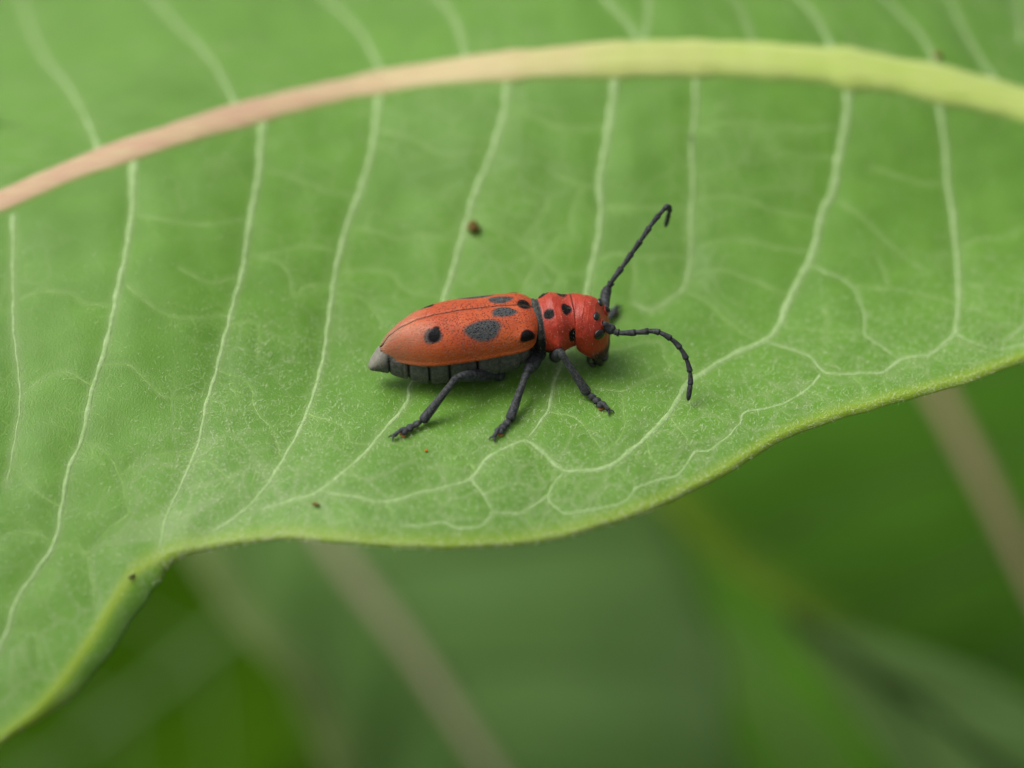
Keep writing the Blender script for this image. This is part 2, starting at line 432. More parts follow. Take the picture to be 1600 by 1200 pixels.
def px_curve(px, step=0.02, wob=0.0):
    q = smooth_poly(px, step=6.0)
    P = hit(q[:, 0], q[:, 1])
    P = smooth_poly(P[::2] if len(P) > 8 else P, step=step)
    if wob:
        n = len(P); k = np.arange(n)
        P[:, 0] += wob * (np.sin(k * 0.9 + rng.uniform(0, 6)) + np.sin(k * 0.37 + rng.uniform(0, 6)))
        P[:, 1] += wob * (np.sin(k * 0.8 + rng.uniform(0, 6)) + np.sin(k * 0.31 + rng.uniform(0, 6)))
    return P

lat_curves = [(px_curve(p, 0.02, 0.0016), a, b) for p, a, b in LOWER_LAT + [(p_, a_ * 0.62, b_ * 0.62) for p_, a_, b_ in UPPER_LAT]]
minor_curves = [px_curve(p, 0.018, 0.002) for p in MINOR]
kd_lat = leaf_tree([c[0] for c in lat_curves])
kd_min = leaf_tree(minor_curves)
kd_mid = leaf_tree([mid_w3])

def dists(kd, X, Y):
    return np.fromiter((kd.find((x, y, 0))[2] for x, y in zip(X, Y)), float, len(X))

GROOVE = 0.011
def surf_z(x, y, dl=None, dm=None):
    fade = sstep(0.06, 0.30, dists(kd_mid, x, y))              # relief runs out at the midrib
    z = 0.006 * np.sin(7.1 * x + 3 * y) * np.sin(6.3 * y - 2 * x + 1) + 0.003 * np.sin(17 * x - 9 * y) * np.sin(15 * y + 5 * x)
    if dl is not None: z = z - GROOVE * np.exp(-(dl / 0.085) ** 2)
    if dm is not None: z = z - 0.003 * np.exp(-(dm / 0.035) ** 2)
    return leaf_h(x, y) + z * fade

def build_main_leaf():
    base = mid_w3[-1]
    root = empty('milkweed_leaf', tuple(base))
    tag(root, 'broad green leaf with pink to yellow midrib that the red beetle stands on', 'leaf')
    inv = Matrix.Translation(-Vector(base))
    def part(o, parent=root):
        o.matrix_parent_inverse = inv if parent is root else Matrix()
        return o
    # --- blade: near half (rolled rim included) and far half in one sheet
    qs = np.r_[np.linspace(-2500, -320, 60, endpoint=False), np.linspace(-320, 1640, 640, endpoint=False), np.linspace(1640, 1950, 24)]
    order = np.argsort(mid_px[:, 0]); mk, mw = mid_px[order, 0], mid_w3[order]
    sx = np.interp(qs, [a for a, b in SKEW], [b for a, b in SKEW])
    rk = np.maximum.accumulate(rim_px[:, 0])
    Mc = by_key(mk, mw, qs); Rc = by_key(rk + np.arange(len(rk)) * 1e-6, rim_w3, sx)
    rows_far = np.linspace(-1, 0, 46, endpoint=False); rows = np.linspace(0, 1, 330)
    T = np.r_[rows_far, rows]
    d = Rc[:, :2] - Mc[:, :2]
    # far half mirrored across the midrib line
    tang = np.gradient(Mc[:, :2], axis=0); tang /= np.linalg.norm(tang, axis=1, keepdims=True) + 1e-9
    nrm = np.stack([-tang[:, 1], tang[:, 0]], 1)
    refl = d - 2 * (d * nrm).sum(1, keepdims=True) * nrm
    wav = 1.35 + 0.05 * np.sin(qs / 120.0)
    XY = np.where((T < 0)[None, :, None], Mc[:, None, :2] + refl[:, None] * (-T)[None, :, None] * wav[:, None, None], Mc[:, None, :2] + d[:, None] * T[None, :, None])
    nu, nv = len(qs), len(T)
    X = XY[..., 0].ravel(); Y = XY[..., 1].ravel()
    dl = dists(kd_lat, X, Y); dm = dists(kd_min, X, Y)
    Z = surf_z(X, Y, dl, dm)
    G = np.stack([X, Y, Z], -1).reshape(nu, nv, 3)
    # rolled rim: rows beyond the crest, out along the picture-outward direction and down
    rim = G[:, -1]
    o_w = np.interp(sx, [a for a, b in OUT_W], [b for a, b in OUT_W]) * K
    tg = np.gradient(rim, axis=0); tg /= np.linalg.norm(tg, axis=1, keepdims=True) + 1e-9
    sn = leaf_n(rim[:, 0], rim[:, 1])
    outw = np.cross(tg, sn)
    chk = ((Rc - Mc) * outw).sum(1); outw *= np.sign(np.median(chk))
    # smooth the frame along the margin so that the roll does not crinkle
    ker = np.ones(9) / 9
    for k_ in range(3):
        outw[:, k_] = np.convolve(np.pad(outw[:, k_], 4, 'edge'), ker, 'valid'); sn[:, k_] = np.convolve(np.pad(sn[:, k_], 4, 'edge'), ker, 'valid')
    roll = []
    wide = sstep(0.06, 0.12, o_w)
    amax = np.radians(60 - 20 * wide)
    nr = 12
    for i in range(1, nr + 1):
        a = i / nr * amax
        r = o_w * (0.72 + 0.85 * wide)
        nse = 1 + 0.06 * np.sin(qs * 0.05) + 0.04 * np.sin(qs * 0.173)
        roll.append(rim + outw * (r * nse * np.sin(a))[:, None] - sn * (r * 1.25 * (1 - np.cos(a)))[:, None])
    G = np.concatenate([G, np.stack(roll, 1)], 1)
    nvv = nv + nr
    vein = np.zeros((nu, nvv)); edge = np.zeros((nu, nvv))
    vein[:, :nv] = (np.maximum(np.exp(-(dl / 0.03) ** 2) * 0.9, np.exp(-(dm / 0.018) ** 2) * 0.6)).reshape(nu, nv)
    dist_edge = np.linalg.norm(d, axis=1)[:, None] * (1 - T)[None]
    edge[:, :nv] = np.exp(-(dist_edge / 0.05) ** 2) * 0.7 * (T > 0)[None]
    edge[:, nv:] = 0.95 - 0.25 * np.linspace(0, 1, nr)[None] - 0.75 * wide[:, None] * sstep(0.0, 0.45, np.linspace(0, 1, nr))[None]
    V = G.reshape(-1, 3)
    # small net of veins between the traced ones: edges of an irregular cell pattern
    xw = V[:, 0] + 0.05 * (vnoise(V[:, 0] * 9, V[:, 1] * 9, 2) - 0.5); yw = V[:, 1] + 0.05 * (vnoise(V[:, 0] * 9 + 31, V[:, 1] * 9 + 7, 2) - 0.5)
    fine = np.zeros(len(V))
    for ncell, wid, amp in ((1500, 0.016, 0.50), (8000, 0.010, 0.24)):
        kd = KDTree(ncell)
        for i, p in enumerate(zip(rng.uniform(-3.6, 3.4, ncell), rng.uniform(-2.6, 3.6, ncell))): kd.insert((p[0], p[1], 0), i)
        kd.balance()
        dd = np.array([(r[1][2] - r[0][2]) for r in (kd.find_n((a_, b_, 0), 2) for a_, b_ in zip(xw, yw))])
        fine = np.maximum(fine, amp * np.exp(-(dd / wid) ** 2))
    near_rim = np.concatenate([sstep(0.80, 0.30, dist_edge) * (T > 0)[None], np.ones((nu, nr)) * 0.6], 1).ravel()
    fine *= 0.20 + 0.50 * sstep(0.35, 0.7, vnoise(V[:, 0] * 2.1 + 9, V[:, 1] * 2.1, 2)) + 0.85 * near_rim
    vein = np.maximum(vein.ravel() * 0.62, np.minimum(fine, 0.6))
    tone = np.clip(0.55 * sstep(0.3, 0.7, vnoise(V[:, 0] * 1.1 + 13.3, V[:, 1] * 1.1 + 4.1, 3)) + 0.45 * sstep(0.3, 0.75, vnoise(V[:, 0] * 7, V[:, 1] * 7, 3)), 0, 1)
    bl = part(mesh_obj('blade', V, grid_faces(nu, nvv), M['blade'], root, attrs={'vein': vein, 'edge': edge, 'tone': tone}))
    so = bl.modifiers.new('thickness', 'SOLIDIFY'); so.thickness = 0.009; so.offset = -1
    me = bl.data
    if me.polygons[nvv * 200 + 100].normal.z < 0: me.flip_normals()
    # --- midrib: raised, rounded, running the whole length
    q = np.linspace(-2500, 1950, 700)
    C = by_key(mk, mw, q); wd = np.interp(q, [a for a, b in MID_W], [b for a, b in MID_W]) * K * 0.57
    C = np.stack([np.convolve(np.pad(C[:, k_], 4, 'edge'), ker, 'valid') for k_ in range(3)], 1)
    tg = np.gradient(C, axis=0); tg /= np.linalg.norm(tg, axis=1, keepdims=True)
    n = leaf_n(C[:, 0], C[:, 1]); s = np.cross(tg, n)
    # flares where side veins join
    flare = np.zeros(len(q))
    for P_, a0_, b0_ in lat_curves:
        dj = np.linalg.norm(C[:, :2] - P_[0, :2], axis=1)
        flare = np.maximum(flare, (a0_ / 18.0) * np.exp(-(dj / 0.10) ** 2))
    sp = np.linspace(-1.32, 1.32, 43)
    core = np.clip(1 - np.abs(sp / 1.32) ** 2.6, 0, 1)
    prof = 0.36 * core * (1 - 0.04 * np.exp(-(sp / 0.30) ** 2)) - 0.06 * sstep(1.15, 1.32, np.abs(sp))
    kk = np.arange(len(q))[:, None]
    wob_ = 1 + 0.025 * np.sin(q * 0.043) + 0.02 * np.sin(q * 0.11 + 1)
    wl = (wd * wob_)[:, None] * (1 + 0.16 * flare[:, None] * (np.abs(sp) > 0.5)[None])
    fib = 0.008 * np.sin(sp * 9.0)[None] * np.sin(0.05 * kk + 3 * sp[None]) + 0.012 * (vnoise(kk * 0.35 + 0 * sp[None], sp[None] * 6 + 0 * kk, 2) - 0.5)
    V = C[:, None] + s[:, None] * (sp[None, :] * wl)[..., None] + n[:, None] * ((prof[None] + fib * core[None]) * wl + 0.0015)[..., None]
    rimv = np.clip(np.abs(sp)[None] * (1 - 0.06 * flare[:, None]) + 0.10 * (vnoise(kk * 0.12 + 0 * sp[None], sp[None] * 2 + 0 * kk + 9, 2) - 0.5), 0, 2)
    rimv = sstep(0.95, 1.30, rimv) * 0.85
    mr = part(mesh_obj('midrib', V.reshape(-1, 3), grid_faces(len(q), len(sp)), M['midrib'], root, attrs={'rim': rimv}))
    if mr.data.polygons[200 * (len(sp) - 1) + 20].normal.z < 0: mr.data.flip_normals()
    # --- petiole stub continuing to the stem
    # --- side veins, each its own ridge
    def ridge(P, w0, w1, name, hfac, lift):
        m_ = len(P)
        x, y = P[:, 0], P[:, 1]
        dl_ = dists(kd_lat, x, y); dm_ = dists(kd_min, x, y)
        c = np.stack([x, y, surf_z(x, y, dl_, dm_)], 1)
        n_ = leaf_n(x, y); t_ = np.gradient(c, axis=0); t_ /= np.linalg.norm(t_, axis=1, keepdims=True) + 1e-9
        s_ = np.cross(t_, n_)
        k = np.linspace(0, 1, m_)
        wv = (w0 + (w1 - w0) * k) * K * 0.5
        wv = wv * (1 + 0.10 * np.sin(np.arange(m_) * 0.9 + rng.uniform(0, 6)) + 0.10 * np.sin(np.arange(m_) * 0.33 + rng.uniform(0, 6)))
        sd_ = np.r_[0, np.cumsum(np.linalg.norm(np.diff(c, axis=0), axis=1))]
        if name == 'lateral_vein': wv = wv * (1 + 0.7 * np.exp(-(np.maximum(sd_ - 0.06, 0) / 0.07)))
        wv[-3:] *= np.array([0.85, 0.6, 0.25])
        an = np.linspace(0, math.pi, 7)
        V_ = c[:, None] + s_[:, None] * (np.cos(an)[None, :, None] * wv[:, None, None]) + n_[:, None] * ((np.sin(an) * hfac)[None, :, None] * wv[:, None, None] + lift - 0.004 * (1 - np.sin(an))[None, :, None])
        return part(mesh_obj(name, V_.reshape(-1, 3), grid_faces(m_, 7), M['vein'] if (name == 'lateral_vein' or w0 > 5) else M['vein_minor'], root))
    for P, a0, b0 in lat_curves:
        ridge(P, a0 * 0.80, b0 * 0.68, 'lateral_vein', 0.16, 0.0008)
    for i, P in enumerate(minor_curves):
        big = i in (0, 1, 2, 3, 14)
        ridge(P, 5.2 if big else 3.4, 4.8 if big else 2.6, 'minor_vein', 0.16, 0.0002)
    # --- veinlets: short forked twigs leaving the larger veins
    tw = []
    def twig(p, ang, ln, w_, depth):
        k = max(4, int(ln / 0.012)); q_ = [p]; a_ = ang
        for _ in range(k):
            a_ += rng.normal() * 0.22
            q_.append(q_[-1] + 0.012 * np.array([math.cos(a_), math.sin(a_)]))
        q_ = np.array(q_); tw.append((q_, w_))
        if depth > 0:
            for sg in (-1, 1):
                if rng.uniform() < 0.75: twig(q_[-1], a_ + sg * rng.uniform(0.4, 1.0), ln * rng.uniform(0.5, 0.9), w_ * 0.75, depth - 1)
            if rng.uniform() < 0.5: twig(q_[len(q_) // 2], a_ + rng.choice([-1, 1]) * rng.uniform(0.7, 1.3), ln * 0.6, w_ * 0.7, depth - 1)
    for P_ in [c_[0] for c_ in lat_curves[:10]] + minor_curves:
        tg_ = np.gradient(P_[:, :2], axis=0)
        i_ = int(rng.integers(2, 6))
        while i_ < len(P_) - 2:
            u_, v_ = project(P_[i_]); 
            if v_ > 130 and -40 < u_ < 1640:
                low = float(sstep(520, 700, v_))
                ta = math.atan2(tg_[i_, 1], tg_[i_, 0])
                for sg in (-1, 1):
                    if rng.uniform() < 0.45 + 0.4 * low:
                        twig(P_[i_, :2].copy(), ta + sg * rng.uniform(0.9, 1.6), rng.uniform(0.05, 0.11), 2.6, 2)
            i_ += int(rng.integers(5, 10))
    Vs, Fs, nn_ = [], [], 0
    allp = np.vstack([t_[0] for t_ in tw])
    ro = np.argsort(rim_w3[:, 0])
    inside = (dists(leaf_tree([rim_w3]), allp[:, 0], allp[:, 1]) > 0.05) & (allp[:, 1] > np.interp(allp[:, 0], rim_w3[ro, 0], rim_w3[ro, 1]))
    zz = surf_z(allp[:, 0], allp[:, 1], dists(kd_lat, allp[:, 0], allp[:, 1]), dists(kd_min, allp[:, 0], allp[:, 1]))
    nrm_ = leaf_n(allp[:, 0], allp[:, 1]); o0 = 0
    for q_, w_ in tw:
        k = len(q_); ok = inside[o0:o0 + k]; k2 = k if ok.all() else int(np.argmin(ok))
        if k2 >= 4:
            c = np.c_[q_[:k2], zz[o0:o0 + k2]]; n_ = nrm_[o0:o0 + k2]
            t_ = np.gradient(c, axis=0); t_ /= np.linalg.norm(t_, axis=1, keepdims=True) + 1e-9
            s_ = np.cross(t_, n_); wv = (w_ * K * 0.5) * np.linspace(1, 0.55, k2)[:, None]
            Vs.append(np.stack([c - s_ * wv - n_ * 0.001, c + n_ * 0.0008, c + s_ * wv - n_ * 0.001], 1).reshape(-1, 3)); Fs.append(grid_faces(k2, 3, off=nn_)); nn_ += 3 * k2
        o0 += k
    vl = part(mesh_obj('veinlets', np.vstack(Vs), np.vstack(Fs), M['vein_minor'], root)); vl['kind'] = 'stuff'
    # --- short pale hairs on the upper face and along the rim
    ntr = 54000
    iu = np.searchsorted(qs, rng.uniform(-330, 1640, ntr)).clip(1, nu - 2)
    fu = rng.uniform(0, 1, ntr)
    jv = rng.uniform(len(rows_far) + 2, nvv - 3, ntr)
    on_rim = rng.uniform(0, 1, ntr) < 0.03
    jv = np.where(on_rim, rng.uniform(nv - 3, nvv - 2, ntr), jv)
    thick = rng.uniform(0, 1, ntr) < 0.05 + 0.95 * sstep(0.40, 0.80, (jv - len(rows_far)) / 330.0)
    thick &= rng.uniform(0, 1, ntr) < 0.22 + 0.78 * sstep(-2.3, -0.9, G[iu, jv.astype(int), 0])
    iu, fu, jv = iu[thick], fu[thick], jv[thick]; ntr = len(iu)
    j0 = jv.astype(int); fj = jv - j0
    P = (G[iu, j0] * ((1 - fu) * (1 - fj))[:, None] + G[iu + 1, j0] * (fu * (1 - fj))[:, None] + G[iu, j0 + 1] * ((1 - fu) * fj)[:, None] + G[iu + 1, j0 + 1] * (fu * fj)[:, None])
    du = G[iu + 1, j0] - G[iu, j0]; dv = G[iu, j0 + 1] - G[iu, j0]
    N = np.cross(du, dv); N /= np.linalg.norm(N, axis=1, keepdims=True) + 1e-12
    N *= np.where((j0 < nv - 1) & (N[:, 2] < 0), -1, 1)[:, None]
    fl = np.median(np.sign(np.cross(du, dv)[:, 2]))
    N = np.cross(du, dv) * fl; N /= np.linalg.norm(N, axis=1, keepdims=True) + 1e-12
    rd = rng.normal(size=(ntr, 3)); rd -= (rd * N).sum(1, keepdims=True) * N; rd /= np.linalg.norm(rd, axis=1, keepdims=True)
    Ln = rng.uniform(0.012, 0.030, ntr)[:, None]
    d1 = rd * 0.8 + N * rng.uniform(0.35, 1.0, ntr)[:, None]; d1 /= np.linalg.norm(d1, axis=1, keepdims=True)
    d2 = rd + N * rng.uniform(-0.15, 0.35, ntr)[:, None]; d2 /= np.linalg.norm(d2, axis=1, keepdims=True)
    wv = np.cross(rd, N) * rng.uniform(0.0004, 0.0007, ntr)[:, None]
    A = P; B = P + d1 * Ln * 0.45; Cc = B + d2 * Ln * 0.55
    V = np.stack([A - wv, A + wv, B + wv * 0.8, B - wv * 0.8, Cc], 1).reshape(-1, 3)
    k = np.arange(ntr)[:, None] * 5
    F = np.vstack([k + [0, 1, 2], k + [0, 2, 3], k + [3, 2, 4]])
    hr = part(mesh_obj('leaf_hair', V, F.astype(np.int32), M['hair'], root, smooth=False))
    hr['kind'] = 'stuff'
    return root
leaf_root = build_main_leaf()

# ------------------------------------------------------------------ the beetle (built in millimetres on its own axes: x forward, y left, z up)
MM = 0.1
def beetle_frame():
    near_edge = np.array([0.0, -1.85, 0.0]) * MM
    d = ray(840.0, 546.0)
    lo, hi = DIST - 4, DIST + 4
    for _ in range(50):
        m_ = 0.5 * (lo + hi); p = CAM + d * m_
        if p[2] - leaf_h(p[0], p[1]) > 0.235: lo = m_
        else: hi = m_
    p = CAM + d * m_
    c = p + np.array([-0.35, 0.15, 0])
    n = leaf_n(np.array([c[0]]), np.array([c[1]]))[0]
    n = n * 0.75 + np.array([0, 0, 1]) * 0.25; n /= np.linalg.norm(n)
    psi = math.radians(10.0)
    f = np.array([math.cos(psi), math.sin(psi), 0.0]); f -= (f @ n) * n; f /= np.linalg.norm(f)
    f = f + n * 0.03; f /= np.linalg.norm(f); l = np.cross(n, f); l /= np.linalg.norm(l); n = np.cross(f, l)
    R = np.stack([f, l, n], 1)
    return R, p - R @ near_edge
BR, BO = beetle_frame()
b2w = lambda P: (np.asarray(P, float) * MM) @ BR.T + BO
w2b = lambda P: ((np.asarray(P, float) - BO) @ BR) / MM
def bpix(u, v, y):
    """Beetle-axes point (mm) on the ray of a photo pixel, at sideways distance y from the body's middle plane."""
    d = ray(u, v); o = w2b(CAM); e = w2b(CAM + d)
    t = (y - o[1]) / (e[1] - o[1])
    return o + (e - o) * t
def bfoot(u, v, lift=0.06):
    return w2b(hit(np.array(float(u)), np.array(float(v)), lift * MM))

def elytra_mat():
    m = NT('elytron')
    pits = m.voro(100.0, 'F1')
    n = m.noise(40, 3); nl = m.noise(9, 3)
    red = m.mix(m.ramp(nl, 0.35, 0.7), (0.38, 0.052, 0.009), (0.47, 0.080, 0.014))
    red = m.mix(m.math('MULTIPLY', m.attr('low'), 0.55), red, (0.36, 0.075, 0.005))
    red = m.mix(m.math('MULTIPLY', m.attr('apex'), 0.65), red, (0.34, 0.20, 0.13))
    pit = m.ramp(pits, 0.16, 0.42, 1, 0)
    pf = m.math('MULTIPLY', pit, m.attr('pits'))
    red = m.mix(m.math('MULTIPLY', pf, 0.6), red, (0.16, 0.015, 0.006))
    grey = m.mix(m.math('MULTIPLY', pit, 0.95), m.mix(n, (0.035, 0.040, 0.043), (0.065, 0.074, 0.078)), (0.004, 0.004, 0.004))
    c = m.mix(m.attr('spot'), red, grey)
    c = m.mix(m.attr('black'), c, (0.0035, 0.0035, 0.004))
    c = m.mix(m.attr('seam'), c, (0.10, 0.055, 0.035))
    nb = m.bump(m.math('ADD', m.math('MULTIPLY', pf, -1.0), m.math('MULTIPLY', n, 0.25)), 0.005, 0.9)
    return m.princ(c, rough=m.ramp(m.noise(26, 2), 0.3, 0.7, 0.42, 0.60), spec=m.math('SUBTRACT', 0.34, m.math('MULTIPLY', m.math('MAXIMUM', m.attr('black'), m.attr('spot')), 0.24)), normal=nb, sheen=0.06, sheen_tint=(1, 0.9, 0.8), sheen_rough=0.3)
M['elytron'] = elytra_mat()
def body_mat():
    m = NT('beetle_body')
    n = m.noise(55, 3); n2 = m.noise(14, 3)
    red = m.mix(m.ramp(n2, 0.35, 0.7), (0.30, 0.022, 0.008), (0.38, 0.034, 0.011))
    grey = m.mix(m.ramp(n, 0.35, 0.7), (0.042, 0.045, 0.040), (0.090, 0.094, 0.083))
    pale = m.mix(n, (0.12, 0.118, 0.095), (0.32, 0.30, 0.25))
    c = m.mix(m.attr('red'), grey, red)
    c = m.mix(m.attr('pale'), c, pale)
    c = m.mix(m.attr('black'), c, m.mix(n, (0.003, 0.003, 0.003), (0.008, 0.008, 0.009)))
    rg = m.math('ADD', m.math('MULTIPLY', m.attr('red'), -0.32), 0.78)
    nb = m.bump(m.math('ADD', n, m.math('MULTIPLY', m.voro(150), 0.5)), 0.003, 0.7)
    return m.princ(c, rough=rg, spec=m.math('SUBTRACT', 0.42, m.math('MULTIPLY', m.attr('black'), 0.32)), normal=nb, sheen=0.05, sheen_rough=0.3)
M['body'] = body_mat()
def limb_mat(name, a, b, rough=0.6):
    m = NT(name); n = m.noise(60, 3)
    mp = m.n('ShaderNodeMapping'); mp.inputs['Scale'].default_value = (40, 120, 120); m.t.links.new(m.coord(), mp.inputs[0])
    f = m.noise(3.0, 3, vec=mp.outputs[0])
    return m.princ(m.mix(m.ramp(m.math('MULTIPLY', m.math('ADD', n, f), 0.5), 0.38, 0.66), a, b), rough=rough, spec=0.26, normal=m.bump(f, 0.003, 0.8), sheen=0.04)
M['limb'] = limb_mat('beetle_limb', (0.010, 0.011, 0.012), (0.070, 0.078, 0.081))
M['antenna'] = limb_mat('beetle_antenna', (0.010, 0.010, 0.011), (0.060, 0.066, 0.069))
M['pad'] = limb_mat('foot_pad', (0.45, 0.14, 0.03), (0.60, 0.26, 0.07))
M['eye'] = (lambda m: m.princ((0.004, 0.004, 0.005), rough=0.22, spec=0.6, normal=m.bump(m.voro(420), 0.0006)))(NT('beetle_eye'))
M['jaw'] = (lambda m: m.princ(m.mix(m.noise(40), (0.006, 0.006, 0.006), (0.03, 0.028, 0.02)), rough=0.3, spec=0.5))(NT('beetle_jaw'))
M['fuzz'] = (lambda m: m.princ((0.46, 0.36, 0.25), rough=0.5, spec=0.4, translucent=(0.5, 0.4, 0.3), tfac=0.3))(NT('beetle_fuzz'))

def fuzz(name, P, N, D, lens, wid, parent):
    """Many tiny hairs as thin triangles: positions, normals, lay direction."""
    n = len(P)
    D = D - (D * N).sum(1, keepdims=True) * N; D /= np.linalg.norm(D, axis=1, keepdims=True) + 1e-9
    d = D * 0.9 + N * rng.uniform(0.25, 0.8, n)[:, None] + rng.normal(size=(n, 3)) * 0.15
    d /= np.linalg.norm(d, axis=1, keepdims=True)
    s = np.cross(d, N); s /= np.linalg.norm(s, axis=1, keepdims=True) + 1e-9
    L = rng.uniform(*lens, n)[:, None]
    V = np.stack([P - s * wid, P + s * wid, P + d * L], 1).reshape(-1, 3)
    o = mesh_obj(name, V, np.arange(3 * n, dtype=np.int32).reshape(-1, 3), M['fuzz'], parent, smooth=False)
    o['kind'] = 'stuff'
    return o

def build_beetle():
    root = empty('milkweed_beetle')
    root.matrix_world = Matrix([[*BR[0], BO[0]], [*BR[1], BO[1]], [*BR[2], BO[2]], [0, 0, 0, 1]])
    tag(root, 'red longhorn beetle with black spots and dark legs standing on the leaf', 'beetle')
    # ---------- wing cases
    L = 7.62
    nu, nt_ = 190, 90
    u = 1 - (1 - np.linspace(0, 1, nu)) ** 1.35
    u = np.linspace(0, 1, nu) * 0.55 + u * 0.45
    ye = smooth_poly(np.stack([[0, .03, .08, .2, .45, .62, .75, .85, .92, .97, 1], [1.40, 1.70, 1.88, 1.95, 1.97, 1.85, 1.50, 1.06, 0.72, 0.43, 0.08]], 1), n=600)
    ye = np.interp(u, ye[:, 0], ye[:, 1])
    zt = np.interp(u, [0, .02, .06, .2, .45, .62, .75, .86, .94, 1], [1.20, 1.40, 1.52, 1.64, 1.72, 1.66, 1.50, 1.16, 0.70, -0.02])
    ker = np.ones(7) / 7
    zt = np.convolve(np.pad(zt, 3, 'edge'), ker, 'valid'); 
    zlow = np.interp(u, [0, .12, .35, .6, .8, .92, 1], [0.14, 0.00, -0.04, -0.12, -0.34, -0.40, -0.16])
    zlow = np.convolve(np.pad(zlow, 10, 'edge'), np.ones(21) / 21, 'valid')
    th = np.linspace(0, 1.18, nt_)
    def cross(sgn):
        ph = np.clip(th, 0, 1) * math.pi / 2
        e = 2 / 2.35
        Yf = np.sin(ph) ** e; Zf = np.cos(ph) ** e
        ex = np.clip(th - 1, 0, 1) / 0.18
        ys = 0.015 + 0.10 * np.clip((u - 0.9) / 0.1, 0, 1) ** 2
        Y = ys[:, None] + np.maximum(ye - ys, 0)[:, None] * Yf[None]
        Z = zlow[:, None] + (zt - zlow)[:, None] * Zf[None]
        Y = Y - ex[None] * 0.22 * np.minimum(1, ye / 1.0)[:, None]; Z = Z - 0.10 * np.sin(ex * math.pi / 2)[None] * np.minimum(1, ye)[:, None]
        # raised lateral bead and shoulder bump
        Y = Y + (0.05 * np.exp(-((th - 0.985) / 0.03) ** 2))[None] * np.minimum(1, ye)[:, None]
        sh = np.exp(-((u - 0.075) / 0.05) ** 2)[:, None] * np.exp(-((th - 0.70) / 0.12) ** 2)[None]
        Y = Y + 0.10 * sh; Z = Z + 0.09 * sh
        Z = Z - 0.05 * np.exp(-(th / 0.03) ** 2)[None]
        X = -u[:, None] * L + 0 * th[None]
        X = X + 0.28 * np.clip(1 - u / 0.1, 0, 1)[:, None] * (np.sin(np.clip(th * 0.8 + 0.2, 0, 1) * math.pi) * 0.8)[None]
        return np.stack([X, sgn * Y, Z], -1)
    near = cross(-1)
    pu, pv = project(b2w(near.reshape(-1, 3)))
    nrm = np.zeros_like(near); a_ = np.gradient(near, axis=0); b_ = np.gradient(near, axis=1)
    nrm = np.cross(a_, b_); nrm /= np.linalg.norm(nrm, axis=2, keepdims=True) + 1e-9
    if nrm[nu // 2, nt_ // 2, 2] < 0: nrm = -nrm
    def at_px(x, y):
        i = np.argmin((pu - x) ** 2 + (pv - y) ** 2 + 1e6 * (np.tile(th, nu) > 1.0)); return i // nt_, i % nt_
    arc = np.concatenate([np.zeros((nu, 1)), np.cumsum(np.linalg.norm(np.diff(near, axis=1), axis=2), axis=1)], 1)
    def blob(x, y, rx, ry, tilt=0.0, soft=0.18, wob=0.12):
        i, j = at_px(x, y)
        dx = near[..., 0] - near[i, j, 0]; da = arc - arc[i, j]
        c, s = math.cos(tilt), math.sin(tilt)
        p = (c * dx + s * da) / rx; q = (-s * dx + c * da) / ry
        r = np.sqrt(p * p + q * q); an = np.arctan2(q, p)
        r = r * (1 + wob * np.sin(2 * an + x) + 0.6 * wob * np.sin(3 * an + y)) + 0.10 * (vnoise(near[..., 0] * 9, arc * 9, 2) - 0.5)
        return 1 - sstep(1 - soft, 1 + soft, r)
    spot = np.maximum.reduce([blob(755, 516, 1.0, 0.50, 0.05), blob(787, 487.5, 0.70, 0.30, 0.0)])
    spot = np.maximum(spot, 0.9 * blob(676, 525, 0.42, 0.42))
    black = np.maximum(blob(679, 523, 0.33, 0.38), blob(824, 525, 0.46, 0.27, -0.35, 0.15))
    i0 = (np.arange(nu)[:, None] * np.ones((1, nt_)))
    scut = 1 - sstep(0.75, 1.1, np.sqrt(((near[..., 0] + 0.30) / 0.36) ** 2 + (arc / 0.42) ** 2))
    black = np.maximum(black, scut)
    apex = sstep(0.62, 0.99, u)[:, None] * np.ones((1, nt_)) * (0.55 + 0.45 * sstep(0.45, 0.0, th)[None])
    smut = blob(640, 530, 1.0, 0.7, 0, 0.5) * 0.5
    apex = np.clip(np.maximum(apex, smut), 0, 1)
    low = sstep(0.55, 0.95, th)[None] * np.ones((nu, 1))
    pits = (1 - 0.75 * sstep(0.45, 0.8, u))[:, None] * (1 - 0.5 * sstep(0.75, 1.0, th))[None]
    seam = np.exp(-(arc / 0.05) ** 2) * 0.55
    at = dict(spot=spot, black=black, apex=apex, low=low, pits=pits, seam=seam)
    for sgn in (-1, 1):
        G = cross(sgn)
        F = grid_faces(nu, nt_)
        if sgn < 0: F = F[:, ::-1]
        o = mesh_obj('elytron', G.reshape(-1, 3) * MM, F, M['elytron'], root, attrs=at)
        if o.data.polygons[(nu // 2) * (nt_ - 1) + 20].normal.z < 0: o.data.flip_normals()
        so = o.modifiers.new('thickness', 'SOLIDIFY'); so.thickness = 0.009; so.offset = -1
        n = 4200
        i = rng.integers(2, nu - 3, n); j = (rng.uniform(0, 1, n) * nt_ * 0.84).astype(int)
        ok = black[i, j] < 0.3; i, j = i[ok], j[ok]; n = len(i)
        nn = nrm[i, j] * np.array([1, -sgn, 1])
        P = G[i, j] + rng.normal(size=(n, 3)) * 0.02
        fuzz('pubescence', P * MM, nn, np.tile([-1.0, 0, 0], (n, 1)), (0.008, 0.018), 0.0004, o)
